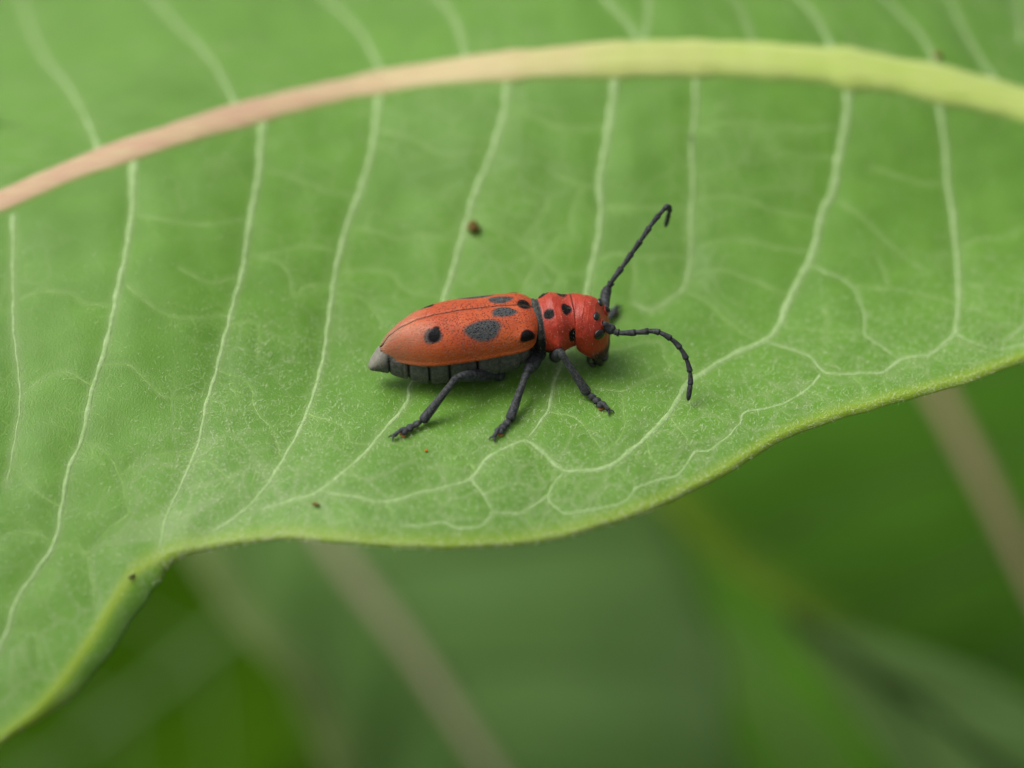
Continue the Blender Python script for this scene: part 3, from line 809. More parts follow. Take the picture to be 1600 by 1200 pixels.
    # ---------- body: abdomen, thorax, pronotum and head in one continuous skin
    st = [  # x, half width, top z, bottom z
        (-8.27, 0.06, -0.98, -1.10), (-8.21, 0.26, -0.82, -1.17), (-8.0, 0.40, -0.52, -1.22), (-7.72, 0.54, -0.10, -1.30), (-7.3, 0.70, 0.10, -1.42), (-6.6, 0.98, 0.30, -1.70), (-6.0, 1.22, 0.5, -1.94),
        (-5.5, 1.38, 0.7, -2.08), (-4.2, 1.60, 1.0, -2.12), (-3.0, 1.70, 1.1, -2.08), (-2.0, 1.72, 1.1, -2.0), (-1.0, 1.66, 1.0, -1.85), (-0.45, 1.45, 0.95, -1.6), (-0.12, 1.14, 0.85, -1.22),
        (0.0, 1.08, 0.84, -1.04), (0.06, 1.18, 1.02, -1.10), (0.14, 1.40, 1.30, -1.22), (0.30, 1.43, 1.33, -1.28), (0.42, 1.36, 1.27, -1.26), (0.50, 1.36, 1.28, -1.27), (0.78, 1.53, 1.44, -1.37), (1.1, 1.61, 1.50, -1.42), (1.42, 1.55, 1.47, -1.38),
        (1.72, 1.39, 1.38, -1.27), (1.90, 1.35, 1.36, -1.21), (2.05, 1.35, 1.36, -1.19), (2.10, 1.32, 1.34, -1.10), (2.14, 1.30, 1.31, -1.06), (2.20, 1.36, 1.35, -1.12), (2.45, 1.38, 1.33, -1.36), (2.78, 1.40, 1.33, -1.58),
        (3.08, 1.39, 1.24, -1.82), (3.36, 1.34, 1.08, -1.98), (3.60, 1.14, 0.76, -1.98), (3.80, 0.88, 0.34, -1.90), (3.92, 0.54, -0.12, -1.62), (3.97, 0.15, -0.5, -1.15)]
    st = np.array(st)
    xs = np.unique(np.r_[np.linspace(-8.27, -0.5, 150), np.linspace(-0.5, 3.97, 200), st[:, 0]])
    W = np.interp(xs, st[:, 0], st[:, 1]); ZT = np.interp(xs, st[:, 0], st[:, 2]); ZB = np.interp(xs, st[:, 0], st[:, 3])
    k5 = np.array([1, 2, 3, 2, 1]) / 9.0
    for arr in (W, ZT, ZB): arr[2:-2] = np.convolve(arr, k5, 'valid')
    na = 120
    an = np.linspace(0, 2 * math.pi, na, endpoint=False)
    # abdominal plates: grooves at the joints, each plate slightly swollen
    joints = np.array([-7.28, -6.37, -5.39, -4.39, -3.02])
    groove = np.zeros(len(xs)); swell = np.zeros(len(xs))
    for jx in joints: groove = np.maximum(groove, np.exp(-((xs - jx) / 0.055) ** 2))
    for j0, j1 in zip(joints[:-1], joints[1:]): swell += np.where((xs > j0) & (xs < j1), np.sin(np.clip((xs - j0) / (j1 - j0), 0, 1) * math.pi) ** 0.6, 0)
    ca, sa = np.cos(an), np.sin(an)
    e = np.where(xs < 0, 2 / 2.5, 2 / 2.15)[:, None]
    cy = np.sign(ca)[None] * np.abs(ca)[None] ** e; sz = np.sign(sa)[None] * np.abs(sa)[None] ** e
    mid = (ZT + ZB) / 2; hh = (ZT - ZB) / 2
    ab = ((xs > -8.3) & (xs < -2.9))
    sc_ = 1 + np.where(ab, 0.05 * swell - 0.11 * groove, 0)[:, None] * (sa < 0.35)[None]
    Y = W[:, None] * cy * sc_
    Z = mid[:, None] + hh[:, None] * sz * sc_
    # thorax plates below the wing cases
    thx = np.exp(-((xs + 1.9) / 0.06) ** 2) + np.exp(-((xs + 0.75) / 0.06) ** 2)
    Y = Y * (1 - 0.06 * thx[:, None] * (sa < 0.2)[None])
    X = xs[:, None] + 0 * an[None]
    # pronotum: blunt side tubercle; head: brow swelling round the antenna bases, sunken front between them
    tub = np.exp(-((X - 1.1) / 0.32) ** 2) * np.exp(-((np.abs(Y) - 1.55) / 0.35) ** 2) * np.exp(-((Z + 0.15) / 0.4) ** 2)
    Y = Y + np.sign(Y) * 0.19 * tub
    disc = np.exp(-((X - 1.05) / 0.38) ** 2) * np.exp(-(Y / 0.75) ** 2) * (Z > 0)
    Z = Z + 0.13 * disc
    brow = np.exp(-((X - 3.45) / 0.35) ** 2) * np.exp(-((np.abs(Y) - 0.85) / 0.35) ** 2) * np.exp(-((Z - 0.25) / 0.5) ** 2)
    X = X + 0.12 * brow; Y = Y + np.sign(Y) * 0.06 * brow
    front = np.exp(-(Y / 0.28) ** 2) * np.exp(-((X - 3.6) / 0.4) ** 2) * (Z > -0.9)
    X = X - 0.07 * front
    cheek = np.exp(-((X - 2.9) / 0.35) ** 2) * np.exp(-((Z + 1.0) / 0.5) ** 2) * (np.abs(Y) > 0.4)
    Y = Y + np.sign(Y) * 0.05 * cheek
    lump = (vnoise(X * 2.6 + 7, np.arctan2(Z, Y) * 4.2 + 20, 3) - 0.5) * (X > 0.55) * (np.abs(X - 2.12) > 0.1)
    Y = Y * (1 + 0.05 * lump); Z = Z * (1 + 0.05 * lump)
    HT = math.radians(-20)
    def hrot(P, back=False):
        P = np.array(P, float); a = HT * sstep(2.0, 2.55, P[..., 0]) * (-1 if back else 1)
        x_, y_ = P[..., 0] - 2.05, P[..., 1].copy()
        P[..., 1] = np.sin(a) * x_ + np.cos(a) * y_; P[..., 0] = 2.05 + np.cos(a) * x_ - np.sin(a) * y_
        return P
    def hmir(P):
        return hrot(hrot(P, True) * np.array([1, -1, 1]))
    G = hrot(np.stack([X, Y, Z], -1))
    pu2, pv2 = project(b2w(G.reshape(-1, 3)))
    gn = np.cross(np.gradient(G, axis=0), np.roll(G, -1, 1) - np.roll(G, 1, 1)); gn /= np.linalg.norm(gn, axis=2, keepdims=True) + 1e-9
    if gn[len(xs) // 2, na // 4, 2] < 0: gn = -gn
    vis = (gn.reshape(-1, 3) * (w2b(CAM) - G.reshape(-1, 3))).sum(1) > 0
    nearside = vis & (G[..., 1].ravel() < 0.6)
    def bpx(x, y):
        i = np.argmin((pu2 - x) ** 2 + (pv2 - y) ** 2 + 1e6 * (~nearside)); return G.reshape(-1, 3)[i], gn.reshape(-1, 3)[i]
    red = sstep(0.46, 0.53, xs)[:, None] * np.ones((1, na))
    under = sstep(-0.95, -1.2, Z) * (X < 2.08)
    red = red * (1 - under)
    mouth = np.maximum(sstep(-1.22, -1.5, Z) * (X > 2.1), sstep(-0.70, -1.25, Z) * sstep(3.1, 3.5, X))
    red = red * (1 - 0.75 * mouth)
    blk = np.zeros_like(red)
    blk = np.maximum(blk, (sstep(-0.5, -0.2, xs) * (1 - sstep(0.46, 0.53, xs)))[:, None] * (0.45 + 0.4 * (Z < 0.2)))
    blk = np.maximum(blk, groove[:, None] * (xs < -2.8)[:, None] * 0.9)
    blk = np.maximum(blk, mouth * 0.75)
    blk = np.maximum(blk, under * (X > 0.4) * 0.7)
    edge_low = sstep(-0.55, -0.85, Z - 0.45 * (X - 0.4)) * (X > 0.38) * (X < 1.2)
    blk = np.maximum(blk, edge_low)
    for px, py, r1, r2 in ((857.5, 491, 0.27, 0.29), (884.5, 482.5, 0.27, 0.33), (895, 524, 0.20, 0.42)):
        c, _ = bpx(px, py)
        for s in (1, -1):
            dx = (X - c[0]) / r1; dt = np.sqrt((Y - s * c[1]) ** 2 + (Z - c[2]) ** 2) / r2
            r = np.sqrt(dx * dx + dt * dt) * (1 + 0.1 * np.sin(3 * np.arctan2(dt, dx) + px))
            blk = np.maximum(blk, (1 - sstep(0.85, 1.12, r)) * (X < 2.1))
    seam2 = np.exp(-((xs - 2.12) / 0.035) ** 2)
    blk = np.maximum(blk, np.minimum(seam2, 1)[:, None] * 0.7)
    pale = sstep(-7.3, -7.7, xs)[:, None] * sstep(-0.35, 0.45, (Z - mid[:, None]) / (hh[:, None] + 0.05)) * (0.75 + 0.25 * (vnoise(X * 5, Y * 5, 2)))
    pale = np.maximum(pale, 0.10 * (xs < 0.2)[:, None] * np.ones((1, na)))
    V = np.vstack([G.reshape(-1, 3), [[-8.28, 0, -1.04]], [hrot([3.975, 0, -0.85])]]) * MM
    F = [tuple(f) for f in grid_faces(len(xs), na, True)]
    m0 = len(xs) * na
    for j in range(na):
        F.append((m0, (j + 1) % na, j)); F.append((m0 + 1, (len(xs) - 1) * na + j, (len(xs) - 1) * na + (j + 1) % na))
    pad2 = lambda a: np.r_[np.asarray(a, float).ravel(), 0, 0]
    body = mesh_obj('body', V, F, M['body'], root, attrs=dict(red=pad2(red), black=pad2(blk), pale=pad2(pale)))
    ptest = body.data.polygons[(len(xs) // 2) * na + na // 4]
    if ptest.normal.z < 0: body.data.flip_normals()
    n = 2200
    i = rng.integers(2, len(xs) - 3, n); j = rng.integers(0, na, n)
    fuzz('pubescence', (G[i, j] + rng.normal(size=(n, 3)) * 0.012) * MM, gn[i, j], np.tile([0.3, 0, -0.6], (n, 1)), (0.006, 0.014), 0.00045, body)
    # ---------- eyes, antenna sockets, jaws
    def frame_from(n):
        n = n / np.linalg.norm(n); a = np.cross([0, 0, 1.0], n); a /= np.linalg.norm(a) + 1e-9; b = np.cross(n, a)
        return np.stack([a, b, n], 1)
    for px, py, axs in ((932, 494.5, (0.26, 0.19, 0.11)), (937, 523, (0.31, 0.26, 0.10))):
        c, nn = bpx(px, py)
        for s in (1, -1):
            cc = c if s == 1 else hmir(c); n2_ = nn if s == 1 else hmir(c + nn * 0.01) - hmir(c)
            V, F = ellipsoid(cc * MM, np.array(axs) * MM, frame_from(n2_), 16, 22)
            mesh_obj('eye', V, F, M['eye'], root)
    sock, sn = bpx(942, 506)
    for s in (1, -1):
        c = sock if s == 1 else hmir(sock); Rm = frame_from(sn if s == 1 else hmir(sock + sn * 0.01) - c)
        t = np.linspace(0, 2 * math.pi, 29)
        ring = c + (np.cos(t)[:, None] * Rm[:, 0] + np.sin(t)[:, None] * Rm[:, 1]) * 0.20 + Rm[:, 2] * 0.01
        V, F = sweep(ring * MM, np.full(29, 0.055 * MM), 8, up=Rm[:, 2], caps=False)
        mesh_obj('antenna_socket', V, F, M['body'], root, attrs=dict(red=np.ones(len(V)), black=np.zeros(len(V)), pale=np.zeros(len(V))))
    for s in (-1, 1):
        p = np.array([[3.35, s * 0.50, -1.75], [3.48, s * 0.52, -2.02], [3.56, s * 0.36, -2.24], [3.58, s * 0.10, -2.34]])
        p = hrot(smooth_poly(p, n=12))
        V, F = sweep(p * MM, np.linspace(0.36, 0.10, 12) * MM, 10, up=(1, 0, 0), flat=0.8)
        mesh_obj('mandible', V, F, M['jaw'], root)
        p = hrot(smooth_poly(np.array([[3.02, s * 0.5, -1.66], [2.95, s * 0.66, -1.98], [3.12, s * 0.66, -2.18], [3.28, s * 0.56, -2.2]]), n=14))
        V, F = sweep(p * MM, (0.09 + 0.035 * np.sin(np.linspace(0, 9, 14))) * MM, 9, up=(0, 1, 0))
        mesh_obj('palp', V, F, M['jaw'], root)
    V, F = ellipsoid(hrot([3.58, 0, -1.90]) * MM, np.array([0.30, 0.62, 0.30]) * MM, None, 12, 18)
    mesh_obj('labrum', V, F, M['jaw'], root)
    # ---------- antennae: eleven jointed pieces
    def antenna(pts, base_r, tip_r, cuts):
        an_ = empty('antenna'); an_.parent = root
        C = smooth_poly(pts, n=240)
        for k in range(len(cuts) - 1):
            a, b = int(cuts[k] * 239), int(cuts[k + 1] * 239)
            m_ = 11
            idx = np.linspace(a, b, m_)
            P = np.stack([np.interp(idx, np.arange(240), C[:, q]) for q in range(3)], 1)
            t = np.linspace(0, 1, m_)
            r0 = base_r + (tip_r - base_r) * (k / (len(cuts) - 2)) ** 0.8
            if k == 0: r = 0.15 + (0.27 - 0.15) * np.sin(np.clip(t * 1.25, 0, 1) * math.pi / 2) ** 1.2; r[-2:] *= [0.9, 0.55]
            elif k == 1: r = r0 * (0.85 + 0.3 * t)
            else: r = r0 * (0.74 + 0.44 * t ** 1.8); r[0] *= 0.82; r[-1] *= 0.8
            if k == len(cuts) - 2: r = r0 * np.array([0.85, .95, 1, 1, 1, 1, .97, .93, .85, .7, .3])
            V, F = sweep(P * MM, r * MM, 12, up=(0.2, 0.3, 1))
            mesh_obj('scape' if k == 0 else 'antenna_joint', V, F, M['antenna'], an_)
        return an_
    near_pts = [bpix(941, 505, sock[1] - 0.05), bpix(952, 513, -1.15), bpix(965, 519.5, -1.4), bpix(983, 520, -1.65), bpix(1000, 519, -1.85), bpix(1022, 517.5, -2.1), bpix(1040, 524, -2.4),
                bpix(1058, 538, -2.75), bpix(1072, 560, -3.2), bpix(1079, 590, -3.8), bpix(1075, 626, -4.4)]
    # print('antenna clearance (cm):', [round(float(p[2] - leaf_h(p[0], p[1])), 3) for p in map(b2w, near_pts)])
    antenna(near_pts, 0.18, 0.135, [0, .115, .15, .27, .36, .44, .53, .62, .71, .80, .89, 1])
    far_pts = [hmir(sock), bpix(946, 461, 1.1), bpix(956, 440, 1.4), bpix(968, 423, 1.7), bpix(985, 399, 2.1), bpix(1003, 373, 2.5), bpix(1020, 348, 2.9), bpix(1034, 331, 3.2),
               bpix(1043, 322.5, 3.5), bpix(1046.5, 325, 3.75), bpix(1044, 338, 4.05), bpix(1040, 354, 4.3)]
    antenna(far_pts, 0.175, 0.125, [0, .19, .22, .32, .42, .51, .60, .69, .77, .85, .92, 1])
    # ---------- legs
    def leg(coxa, knee, ankle, toe, fem_r, up=(0, -0.3, 1), bend=0.0):
        lg = empty('leg'); lg.parent = root
        coxa, knee, ankle, toe = map(np.asarray, (coxa, knee, ankle, toe))
        V, F = ellipsoid(coxa * MM, np.array([0.34, 0.34, 0.36]) * MM)
        mesh_obj('coxa', V, F, M['limb'], lg)
        t = np.linspace(0, 1, 22)[:, None]
        P = coxa * (1 - t) + knee * t
        tt = t[:, 0]
        r = fem_r * (0.55 + 0.5 * np.sin(np.clip(tt * 0.95 + 0.05, 0, 1) * math.pi) ** 0.7)
        r[-3:] = fem_r * np.array([0.72, 0.6, 0.3])
        V, F = sweep(P * MM, r * MM, 16, up)
        mesh_obj('femur', V, F, M['limb'], lg)
        kd_ = (ankle - knee) / np.linalg.norm(ankle - knee)
        mid_ = (knee + ankle) / 2 + np.array([0, 0, bend])
        P = smooth_poly([knee - kd_ * 0.04, mid_, ankle], n=26)
        tt = np.linspace(0, 1, 26)
        r = np.interp(tt, [0, .06, .15, .5, .85, .95, 1], [0.12, 0.20, 0.165, 0.19, 0.245, 0.255, 0.15])
        V, F = sweep(P * MM, r * MM, 14, up)
        mesh_obj('tibia', V, F, M['limb'], lg)
            # tibia bristles
        J = Join()
        for _ in range(70):
            s_ = rng.uniform(0.25, 1.0); c = np.array([np.interp(s_, tt, P[:, q]) for q in range(3)])
            o_ = rng.normal(size=3); o_ -= (o_ @ kd_) * kd_; o_ /= np.linalg.norm(o_)
            rr = np.interp(s_, tt, r); ln = rng.uniform(0.07, 0.15)
            a = c + o_ * rr * 0.9; b = a + (o_ * 0.5 + kd_ * 0.8) * ln; sd_ = np.cross(o_, kd_) * 0.008
            J.add(np.array([a - sd_, a + sd_, b]) * MM, [(0, 1, 2)])
        o = J.build('bristles', M['limb'], lg, smooth=False); o['kind'] = 'stuff'
        nh = 150
        s_ = rng.uniform(0.05, 1, nh); c = np.stack([np.interp(s_, tt, P[:, q]) for q in range(3)], 1); rr = np.interp(s_, tt, r)
        o_ = rng.normal(size=(nh, 3)); o_ -= (o_ @ kd_)[:, None] * kd_; o_ /= np.linalg.norm(o_, axis=1, keepdims=True)
        fuzz('leg_hair', (c + o_ * rr[:, None] * 0.97) * MM, o_, np.tile(kd_, (nh, 1)), (0.004, 0.010), 0.0004, lg)
        # tarsus: three lobed pads and the slim claw joint with two hooks
        tv = toe - ankle; ln = np.linalg.norm(tv); td = tv / ln
        up_ = w2b(BO + np.array([0, 0, 1.0])) ; up_ = up_ / np.linalg.norm(up_)
        side = np.cross(up_, td); side /= np.linalg.norm(side); upn = np.cross(td, side)
        ta = empty('tarsus'); ta.parent = lg
        pos = 0.0
        for k, (fr, wd) in enumerate(((0.26, 0.20), (0.20, 0.23), (0.22, 0.27))):
            p0 = ankle + td * ln * pos; p1 = ankle + td * ln * (pos + fr + 0.03)
            P = smooth_poly([p0 + upn * 0.02, (p0 + p1) / 2 + upn * 0.06, p1 - upn * 0.02], n=10)
            rr = wd * np.array([0.45, .62, .75, .85, .93, 1, 1.02, .98, .8, .4])
            J2 = Join()
            if k < 2:
                V, F = sweep(P * MM, np.stack([rr, rr * 0.66], 1) * MM, 12, upn); J2.add(V, F)
            else:
                for sg in (-1, 1):
                    V, F = sweep((P + side * sg * np.linspace(0.02, 0.15, 10)[:, None]) * MM, np.stack([rr * 0.55, rr * 0.6], 1) * MM, 10, upn); J2.add(V, F)
            J2.build('tarsal_lobe', M['limb'], ta)
            if k == 2:
                J3 = Join()
                for sg in (-1, 1):
                    V, F = sweep((P + side * sg * np.linspace(0.02, 0.15, 10)[:, None] - upn * 0.07 + td * 0.04) * MM, np.stack([rr * 0.52, rr * 0.42], 1) * MM, 10, upn); J3.add(V, F)
                J3.build('foot_pad', M['pad'], ta)
            pos += fr
        p0 = ankle + td * ln * 0.52 + upn * 0.10; p1 = ankle + td * ln * 0.93 + upn * 0.10
        P = smooth_poly([p0, (p0 + p1) / 2 + upn * 0.10, p1], n=10)
        V, F = sweep(P * MM, np.linspace(0.07, 0.115, 10) * MM, 10, upn)
        mesh_obj('claw_joint', V, F, M['limb'], ta)
        for sg in (-1, 1):
            c0 = p1; P = smooth_poly([c0, c0 + td * 0.14 + side * sg * 0.12 + upn * 0.01, c0 + td * 0.24 + side * sg * 0.20 - upn * 0.13], n=9)
            V, F = sweep(P * MM, np.linspace(0.07, 0.015, 9) * MM, 8, upn)
            mesh_obj('claw', V, F, M['limb'], ta)
    def drop(p, lift):
        wp = b2w(p); wp[2] = leaf_h(wp[0], wp[1]) + lift * MM
        return w2b(wp)
    hind = (bpix(779, 585, -0.95), bpix(714, 589, -2.7), bfoot(659, 659, 0.24), bfoot(613, 685, 0.06))
    midl = (bpix(843, 553, -0.85), bpix(823, 582, -2.25), bfoot(796, 657, 0.24), bfoot(771, 686, 0.06))
    fore = (bpix(868, 556, -0.65), bpix(876, 551, -2.15), bfoot(919, 616, 0.24), bfoot(953, 645, 0.06))
    leg(*hind, 0.31); leg(*midl, 0.33); leg(*fore, 0.31)
    mir = lambda p: np.asarray(p) * np.array([1, -1, 1])
    leg(mir(hind[0]), mir(hind[1]) * [1, 0.8, 1], drop([-4.6, 3.1, -2], 0.28), drop([-6.0, 3.3, -2], 0.10), 0.31, up=(0, 0.3, 1))
    leg(mir(midl[0]), mir(midl[1]), drop([-1.6, 3.3, -2], 0.28), drop([-2.6, 3.5, -2], 0.10), 0.33, up=(0, 0.3, 1))
    leg(mir(fore[0]), mir(fore[1]) * [1, 0.9, 1] + [0.2, 0, 0], bfoot(948, 500, 0.26), bfoot(966, 481, 0.12), 0.26, up=(0, 0.3, 1))
    return root
beetle = build_beetle()

# ------------------------------------------------------------------ crumbs on the leaf
def crumb(name, label, u, v, size, colr, seed, stretch=(1, 1, 1), cat='crumb', sink=0.25):
    r_ = np.random.default_rng(seed)
    p = hit(np.array(float(u)), np.array(float(v)))
    V, F = ellipsoid((0, 0, 0), (1, 1, 1), None, 14, 18)
    bump_ = 1 + 0.10 * np.sin(3 * V[:, 0] + seed) * np.cos(4 * V[:, 1]) + 0.10 * np.sin(6 * V[:, 2] + 2 * V[:, 0] + seed) + r_.normal(size=len(V)) * 0.02
    V = V * bump_[:, None] * np.array(stretch) * size
    m = NT(name + '_surface'); n = m.noise(60, 3)
    mat = m.princ(m.mix(n, tuple(c * 0.5 for c in colr), tuple(c * 1.5 for c in colr)), rough=0.85, spec=0.2, normal=m.bump(n, 0.004))
    o = mesh_obj(name, V, F, mat)
    o.location = p + np.array([0, 0, size * stretch[2] * (1 - sink)])
    o.rotation_euler = (0, 0, seed)
    tag(o, label, cat)
crumb('frass_pellet', 'round brown dropping beside a pale vein behind the beetle', 740, 361, 0.032, (0.13, 0.085, 0.022), 2, cat='dropping')
crumb('plant_fleck', 'small olive brown fleck on the leaf near its rolled rim', 493, 789, 0.014, (0.15, 0.12, 0.03), 1, (0.75, 1.5, 0.6), 'fleck')
crumb('plant_fleck', 'brown fleck where a side vein meets the yellow midrib', 1465, 90, 0.020, (0.20, 0.13, 0.03), 3, (1.2, 0.9, 0.8), 'fleck')
crumb('plant_fleck', 'dark sliver stuck on the folded yellow rim of the leaf', 206, 903, 0.008, (0.06, 0.055, 0.025), 4, (2.6, 0.8, 0.8), 'fleck', -0.4)
crumb('pollen_grain', 'tiny orange grain on the leaf in front of the beetle', 666, 705, 0.0065, (0.55, 0.16, 0.02), 5, cat='grain')
crumb('plant_fleck', 'tiny grey fleck lying on a thin vein beyond the antenna', 1079, 214, 0.008, (0.10, 0.13, 0.06), 6, (1.3, 0.9, 0.7), 'fleck')

# ------------------------------------------------------------------ out-of-focus leaves below
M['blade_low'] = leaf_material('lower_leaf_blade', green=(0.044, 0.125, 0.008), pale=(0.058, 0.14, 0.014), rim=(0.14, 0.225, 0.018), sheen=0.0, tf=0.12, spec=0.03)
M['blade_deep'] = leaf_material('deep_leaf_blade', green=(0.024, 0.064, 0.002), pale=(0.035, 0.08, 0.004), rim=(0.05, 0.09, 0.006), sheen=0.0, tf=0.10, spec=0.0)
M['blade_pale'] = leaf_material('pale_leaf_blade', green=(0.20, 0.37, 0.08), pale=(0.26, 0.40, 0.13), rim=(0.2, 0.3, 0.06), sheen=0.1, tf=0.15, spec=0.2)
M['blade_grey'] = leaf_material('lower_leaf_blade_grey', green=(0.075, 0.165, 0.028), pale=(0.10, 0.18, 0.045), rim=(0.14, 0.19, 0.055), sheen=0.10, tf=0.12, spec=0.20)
M['rib_tan'] = (lambda m: m.princ(m.mix(m.noise(3), (0.22, 0.145, 0.075), (0.27, 0.20, 0.115)), rough=0.6, spec=0.3))(NT('lower_midrib'))
M['rib_grey'] = (lambda m: m.princ(m.mix(m.noise(3), (0.24, 0.215, 0.125), (0.29, 0.26, 0.165)), rough=0.6, spec=0.2))(NT('lower_midrib_grey'))
M['rib_green'] = (lambda m: m.princ(m.mix(m.noise(3), (0.045, 0.100, 0.012), (0.065, 0.125, 0.02)), rough=0.6, spec=0.3))(NT('lower_vein'))

def low_leaf(label, p0_px, depth, normal, mid, left, right, mat, ribmat, rib_w, rim_w=0.10, nlat=7, fold=0.25, ruffle=0.10, seed=0, rim_gain=1.0):
    c = CAM + ray(*map(float, p0_px)) * depth
    nv = np.array(normal, float); nv /= np.linalg.norm(nv)
    def up(px, n):
        q = smooth_poly(px, n=n); d = ray(q[:, 0], q[:, 1])
        t = ((c - CAM) @ nv) / (d @ nv)
        return CAM + d * t[:, None]
    n = 120
    Mw, Lw, Rw = up(mid, n), up(left, n), up(right, n)
    nt_ = 61
    T = np.linspace(-1, 1, nt_)
    G = np.where((T < 0)[None, :, None], Mw[:, None] + (Lw - Mw)[:, None] * (-T)[None, :, None], Mw[:, None] + (Rw - Mw)[:, None] * T[None, :, None])
    s = np.linspace(0, 1, n)[:, None]
    end = np.sin(np.clip(s, 0.02, 0.98) * math.pi) ** 0.5
    lift = fold * np.abs(T)[None] ** 1.3 * end + ruffle * np.abs(T)[None] ** 3 * np.sin(s * 16 + seed + 2.0 * (T > 0)[None]) * end
    dl = np.abs(((s * nlat - 1.1 * np.abs(T)[None]) % 1.0) - 0.5)
    lift = lift + 0.018 * np.cos(2 * math.pi * (s * nlat - 1.1 * np.abs(T)[None])) * np.minimum(1, np.abs(T) * 3)[None] * end
    G = G + nv * lift[..., None]
    width = np.where((T < 0)[None], np.linalg.norm(Lw - Mw, axis=1)[:, None], np.linalg.norm(Rw - Mw, axis=1)[:, None])
    de = width * (1 - np.abs(T))[None]
    edge = np.exp(-(de / rim_w) ** 2) * rim_gain * np.where(T < 0, 1.0, 0.05)[None]
    V = G.reshape(-1, 3)
    tone = sstep(0.25, 0.75, vnoise(V[:, 0] * 0.8 + seed, V[:, 1] * 0.8, 3))
    root = empty('milkweed_leaf', tuple(Mw[0])); tag(root, label, 'leaf', 'lower leaves of the plant')
    inv = Matrix.Translation(-Vector(Mw[0]))
    def part(o): o.matrix_parent_inverse = inv; return o
    bl = part(mesh_obj('blade', V, grid_faces(n, nt_), mat, root, attrs=dict(edge=np.clip(edge, 0, 1), vein=np.zeros(len(V)), tone=tone)))
    if bl.data.polygons[len(bl.data.polygons) // 2].normal.z < 0: bl.data.flip_normals()
    so = bl.modifiers.new('thickness', 'SOLIDIFY'); so.thickness = 0.03; so.offset = -1
    k0 = nt_ // 2
    C = G[:, k0] + nv * 0.02
    Vv, F = sweep(C, np.linspace(rib_w, rib_w * 0.55, n), 12, nv, 0.7)
    part(mesh_obj('midrib', Vv, F, ribmat, root))
    for sg in (-1, 1):
        for q in range(nlat):
            s0 = (q + 0.5) / nlat
            pts = []
            for tt in np.linspace(0, 0.92, 14):
                si = s0 + 1.1 * tt / nlat
                if si > 0.985: break
                fi = si * (n - 1); i = int(fi); f = fi - i
                fj = k0 + sg * tt * (nt_ // 2); j = int(fj); g_ = fj - j
                j1 = min(j + 1, nt_ - 1); i1 = min(i + 1, n - 1)
                pts.append((G[i, j] * (1 - f) + G[i1, j] * f) * (1 - g_) + (G[i, j1] * (1 - f) + G[i1, j1] * f) * g_ + nv * 0.01)
            if len(pts) < 4: continue
            P = smooth_poly(pts, n=24)
            Vv, F = sweep(P, np.linspace(rib_w * 0.34, rib_w * 0.12, 24), 8, nv, 0.6)
            part(mesh_obj('lateral_vein', Vv, F, M['rib_green'], root))
    return root

low_leaf('blurred grey green lower leaf with a tan midrib and pale curved rim', (700, 1050), 22.6, (0.10, -0.40, 0.92),
         [(300, 480), (380, 640), (445, 745), (515, 850), (582, 938), (648, 1025), (765, 1200), (900, 1400), (1020, 1620)],
         [(290, 480), (220, 640), (245, 790), (298, 890), (380, 1020), (455, 1105), (500, 1200), (590, 1400), (1000, 1620)],
         [(320, 470), (620, 520), (860, 620), (1010, 770), (1080, 920), (1115, 1060), (1140, 1200), (1180, 1420), (1040, 1620)],
         M['blade_grey'], M['rib_grey'], 0.080, 0.24, seed=1, fold=0.30)
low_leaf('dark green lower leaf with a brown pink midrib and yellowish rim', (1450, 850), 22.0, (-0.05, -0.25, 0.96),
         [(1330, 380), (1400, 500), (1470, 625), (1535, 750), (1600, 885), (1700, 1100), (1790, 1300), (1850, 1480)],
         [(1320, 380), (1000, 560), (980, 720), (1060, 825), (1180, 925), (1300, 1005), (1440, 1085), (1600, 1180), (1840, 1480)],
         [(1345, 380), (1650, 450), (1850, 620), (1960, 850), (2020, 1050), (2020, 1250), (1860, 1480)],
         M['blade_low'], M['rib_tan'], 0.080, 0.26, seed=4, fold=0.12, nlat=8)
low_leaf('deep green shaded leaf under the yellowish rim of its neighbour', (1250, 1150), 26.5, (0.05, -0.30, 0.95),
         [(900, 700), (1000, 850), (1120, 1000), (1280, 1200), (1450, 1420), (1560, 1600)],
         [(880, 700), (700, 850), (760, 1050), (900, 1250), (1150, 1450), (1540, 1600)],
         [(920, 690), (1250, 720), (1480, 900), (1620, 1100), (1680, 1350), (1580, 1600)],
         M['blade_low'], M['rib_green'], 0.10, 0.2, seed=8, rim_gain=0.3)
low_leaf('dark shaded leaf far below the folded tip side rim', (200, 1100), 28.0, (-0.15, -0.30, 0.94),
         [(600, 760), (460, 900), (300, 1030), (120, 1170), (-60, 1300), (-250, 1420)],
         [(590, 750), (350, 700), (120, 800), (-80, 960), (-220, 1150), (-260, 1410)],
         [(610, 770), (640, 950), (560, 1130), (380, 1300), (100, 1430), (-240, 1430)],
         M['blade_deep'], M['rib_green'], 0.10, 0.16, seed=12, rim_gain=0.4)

low_leaf('pale green blurred leaf tip lying over the dark neighbour', (1500, 1130), 20.4, (0.0, -0.30, 0.95),
         [(1230, 960), (1380, 1065), (1500, 1150), (1700, 1300), (1900, 1450)],
         [(1228, 965), (1320, 1095), (1440, 1250), (1650, 1420), (1890, 1460)],
         [(1236, 956), (1420, 1015), (1590, 1085), (1790, 1230), (1910, 1440)],
         M['blade_pale'], M['rib_green'], 0.05, 0.16, seed=3, rim_gain=0.3, nlat=3, ruffle=0.03, fold=0.04)

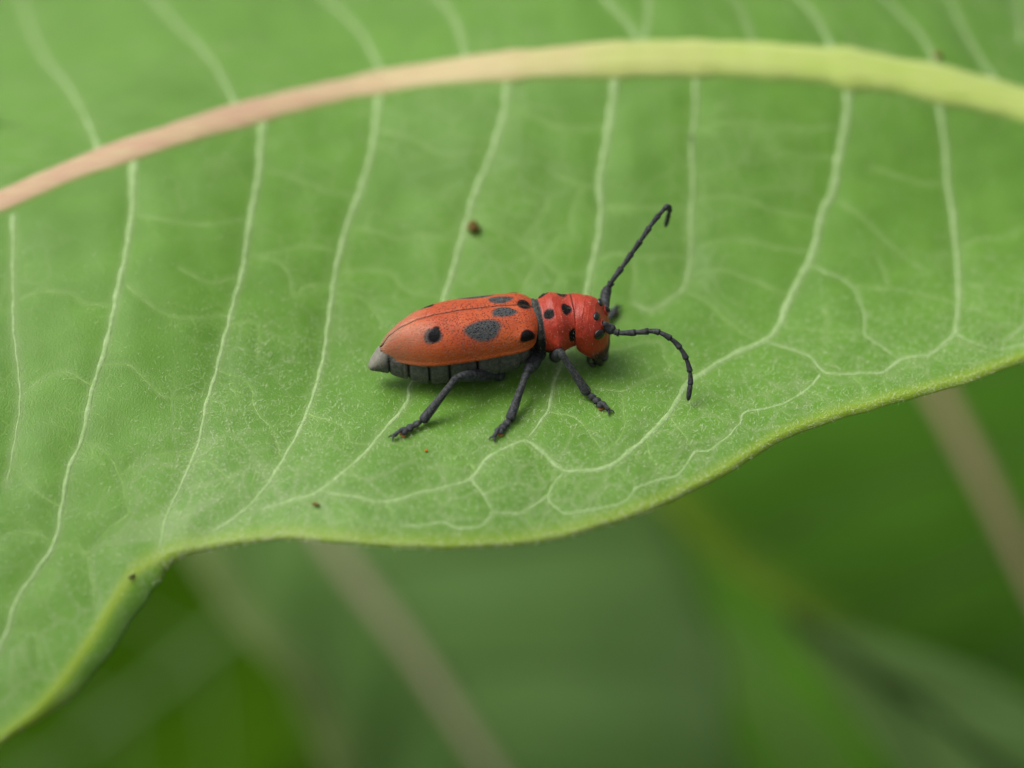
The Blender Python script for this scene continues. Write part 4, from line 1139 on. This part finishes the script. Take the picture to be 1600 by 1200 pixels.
# ------------------------------------------------------------------ stem that carries the leaf, and the undergrowth
def stem():
    base = mid_w3[-1]
    root = empty('milkweed_plant', (base[0] + 1.0, base[1] - 0.3, -33.8)); tag(root, 'upright green milkweed stalk that carries the broad leaf', 'plant')
    inv = Matrix.Translation(-Vector(root.location))
    z = np.linspace(-34, base[2] + 5, 60)
    P = np.stack([base[0] + 1.0 + 0.25 * np.sin(z * 0.12), base[1] - 0.3 + 0.2 * np.sin(z * 0.1 + 1), z], 1)
    V, F = sweep(P, np.linspace(0.42, 0.28, 60), 20, (0, 1, 0))
    o = mesh_obj('stalk', V, F, M['rib_green'], root); o.matrix_parent_inverse = inv
    e = P[np.argmin(abs(z - base[2] + 0.8))]
    pp = smooth_poly([base + [-0.08, 0, -0.05], base * 0.55 + e * 0.45 + [0, 0, 0.12], e], n=20)
    V, F = sweep(pp, np.linspace(0.10, 0.16, 20), 14, (0, 0, 1))
    o = mesh_obj('petiole', V, F, M['midrib'], root, attrs=dict(rim=np.zeros(len(V)))); o.matrix_parent_inverse = inv
stem()

def undergrowth():
    n = 5200
    r_ = rng
    x = r_.uniform(-45, 45, n); y = r_.uniform(-14, 75, n); z = -33 + r_.uniform(0, 1, n) ** 1.3 * 19
    L = r_.uniform(2.5, 6.5, n); W = L * r_.uniform(0.16, 0.32, n)
    yaw = r_.uniform(0, 2 * math.pi, n); pit = r_.uniform(-0.9, 0.7, n)
    d = np.stack([np.cos(yaw) * np.cos(pit), np.sin(yaw) * np.cos(pit), np.sin(pit)], 1)
    s = np.stack([-np.sin(yaw), np.cos(yaw), r_.uniform(-0.4, 0.4, n)], 1)
    c = np.stack([x, y, z], 1); dr = np.array([0, 0, -1.0])
    rows = []
    for k, (t, wv, sag) in enumerate(((0, 0.05, 0), (0.3, 0.9, 0.03), (0.6, 1.0, 0.12), (1.0, 0.03, 0.35))):
        m_ = c + d * (L * t)[:, None] + dr * (L * sag)[:, None]
        rows += [m_ - s * (W * wv)[:, None], m_ - np.array([0, 0, 0.12]) * wv, m_ + s * (W * wv)[:, None]]
    V = np.stack(rows, 1)
    keep = (V[..., 2].max(1) < -13)
    V = V[keep]; n = len(V)
    f = [[r * 3 + j, r * 3 + j + 1, r * 3 + j + 4, r * 3 + j + 3] for r in range(3) for j in range(2)]
    F = (np.arange(n)[:, None, None] * 12 + np.array(f)[None]).reshape(-1, 4).astype(np.int32)
    m = NT('undergrowth')
    c_ = m.mix(m.noise(0.25, 3), (0.018, 0.042, 0.002), (0.036, 0.075, 0.004))
    mat = m.princ(c_, rough=0.7, spec=0.05, translucent=(0.10, 0.20, 0.02), tfac=0.2)
    o = mesh_obj('undergrowth', V.reshape(-1, 3), F, mat)
    tag(o, 'mass of dark green meadow foliage far below the leaves', 'undergrowth', kind='stuff')
undergrowth()
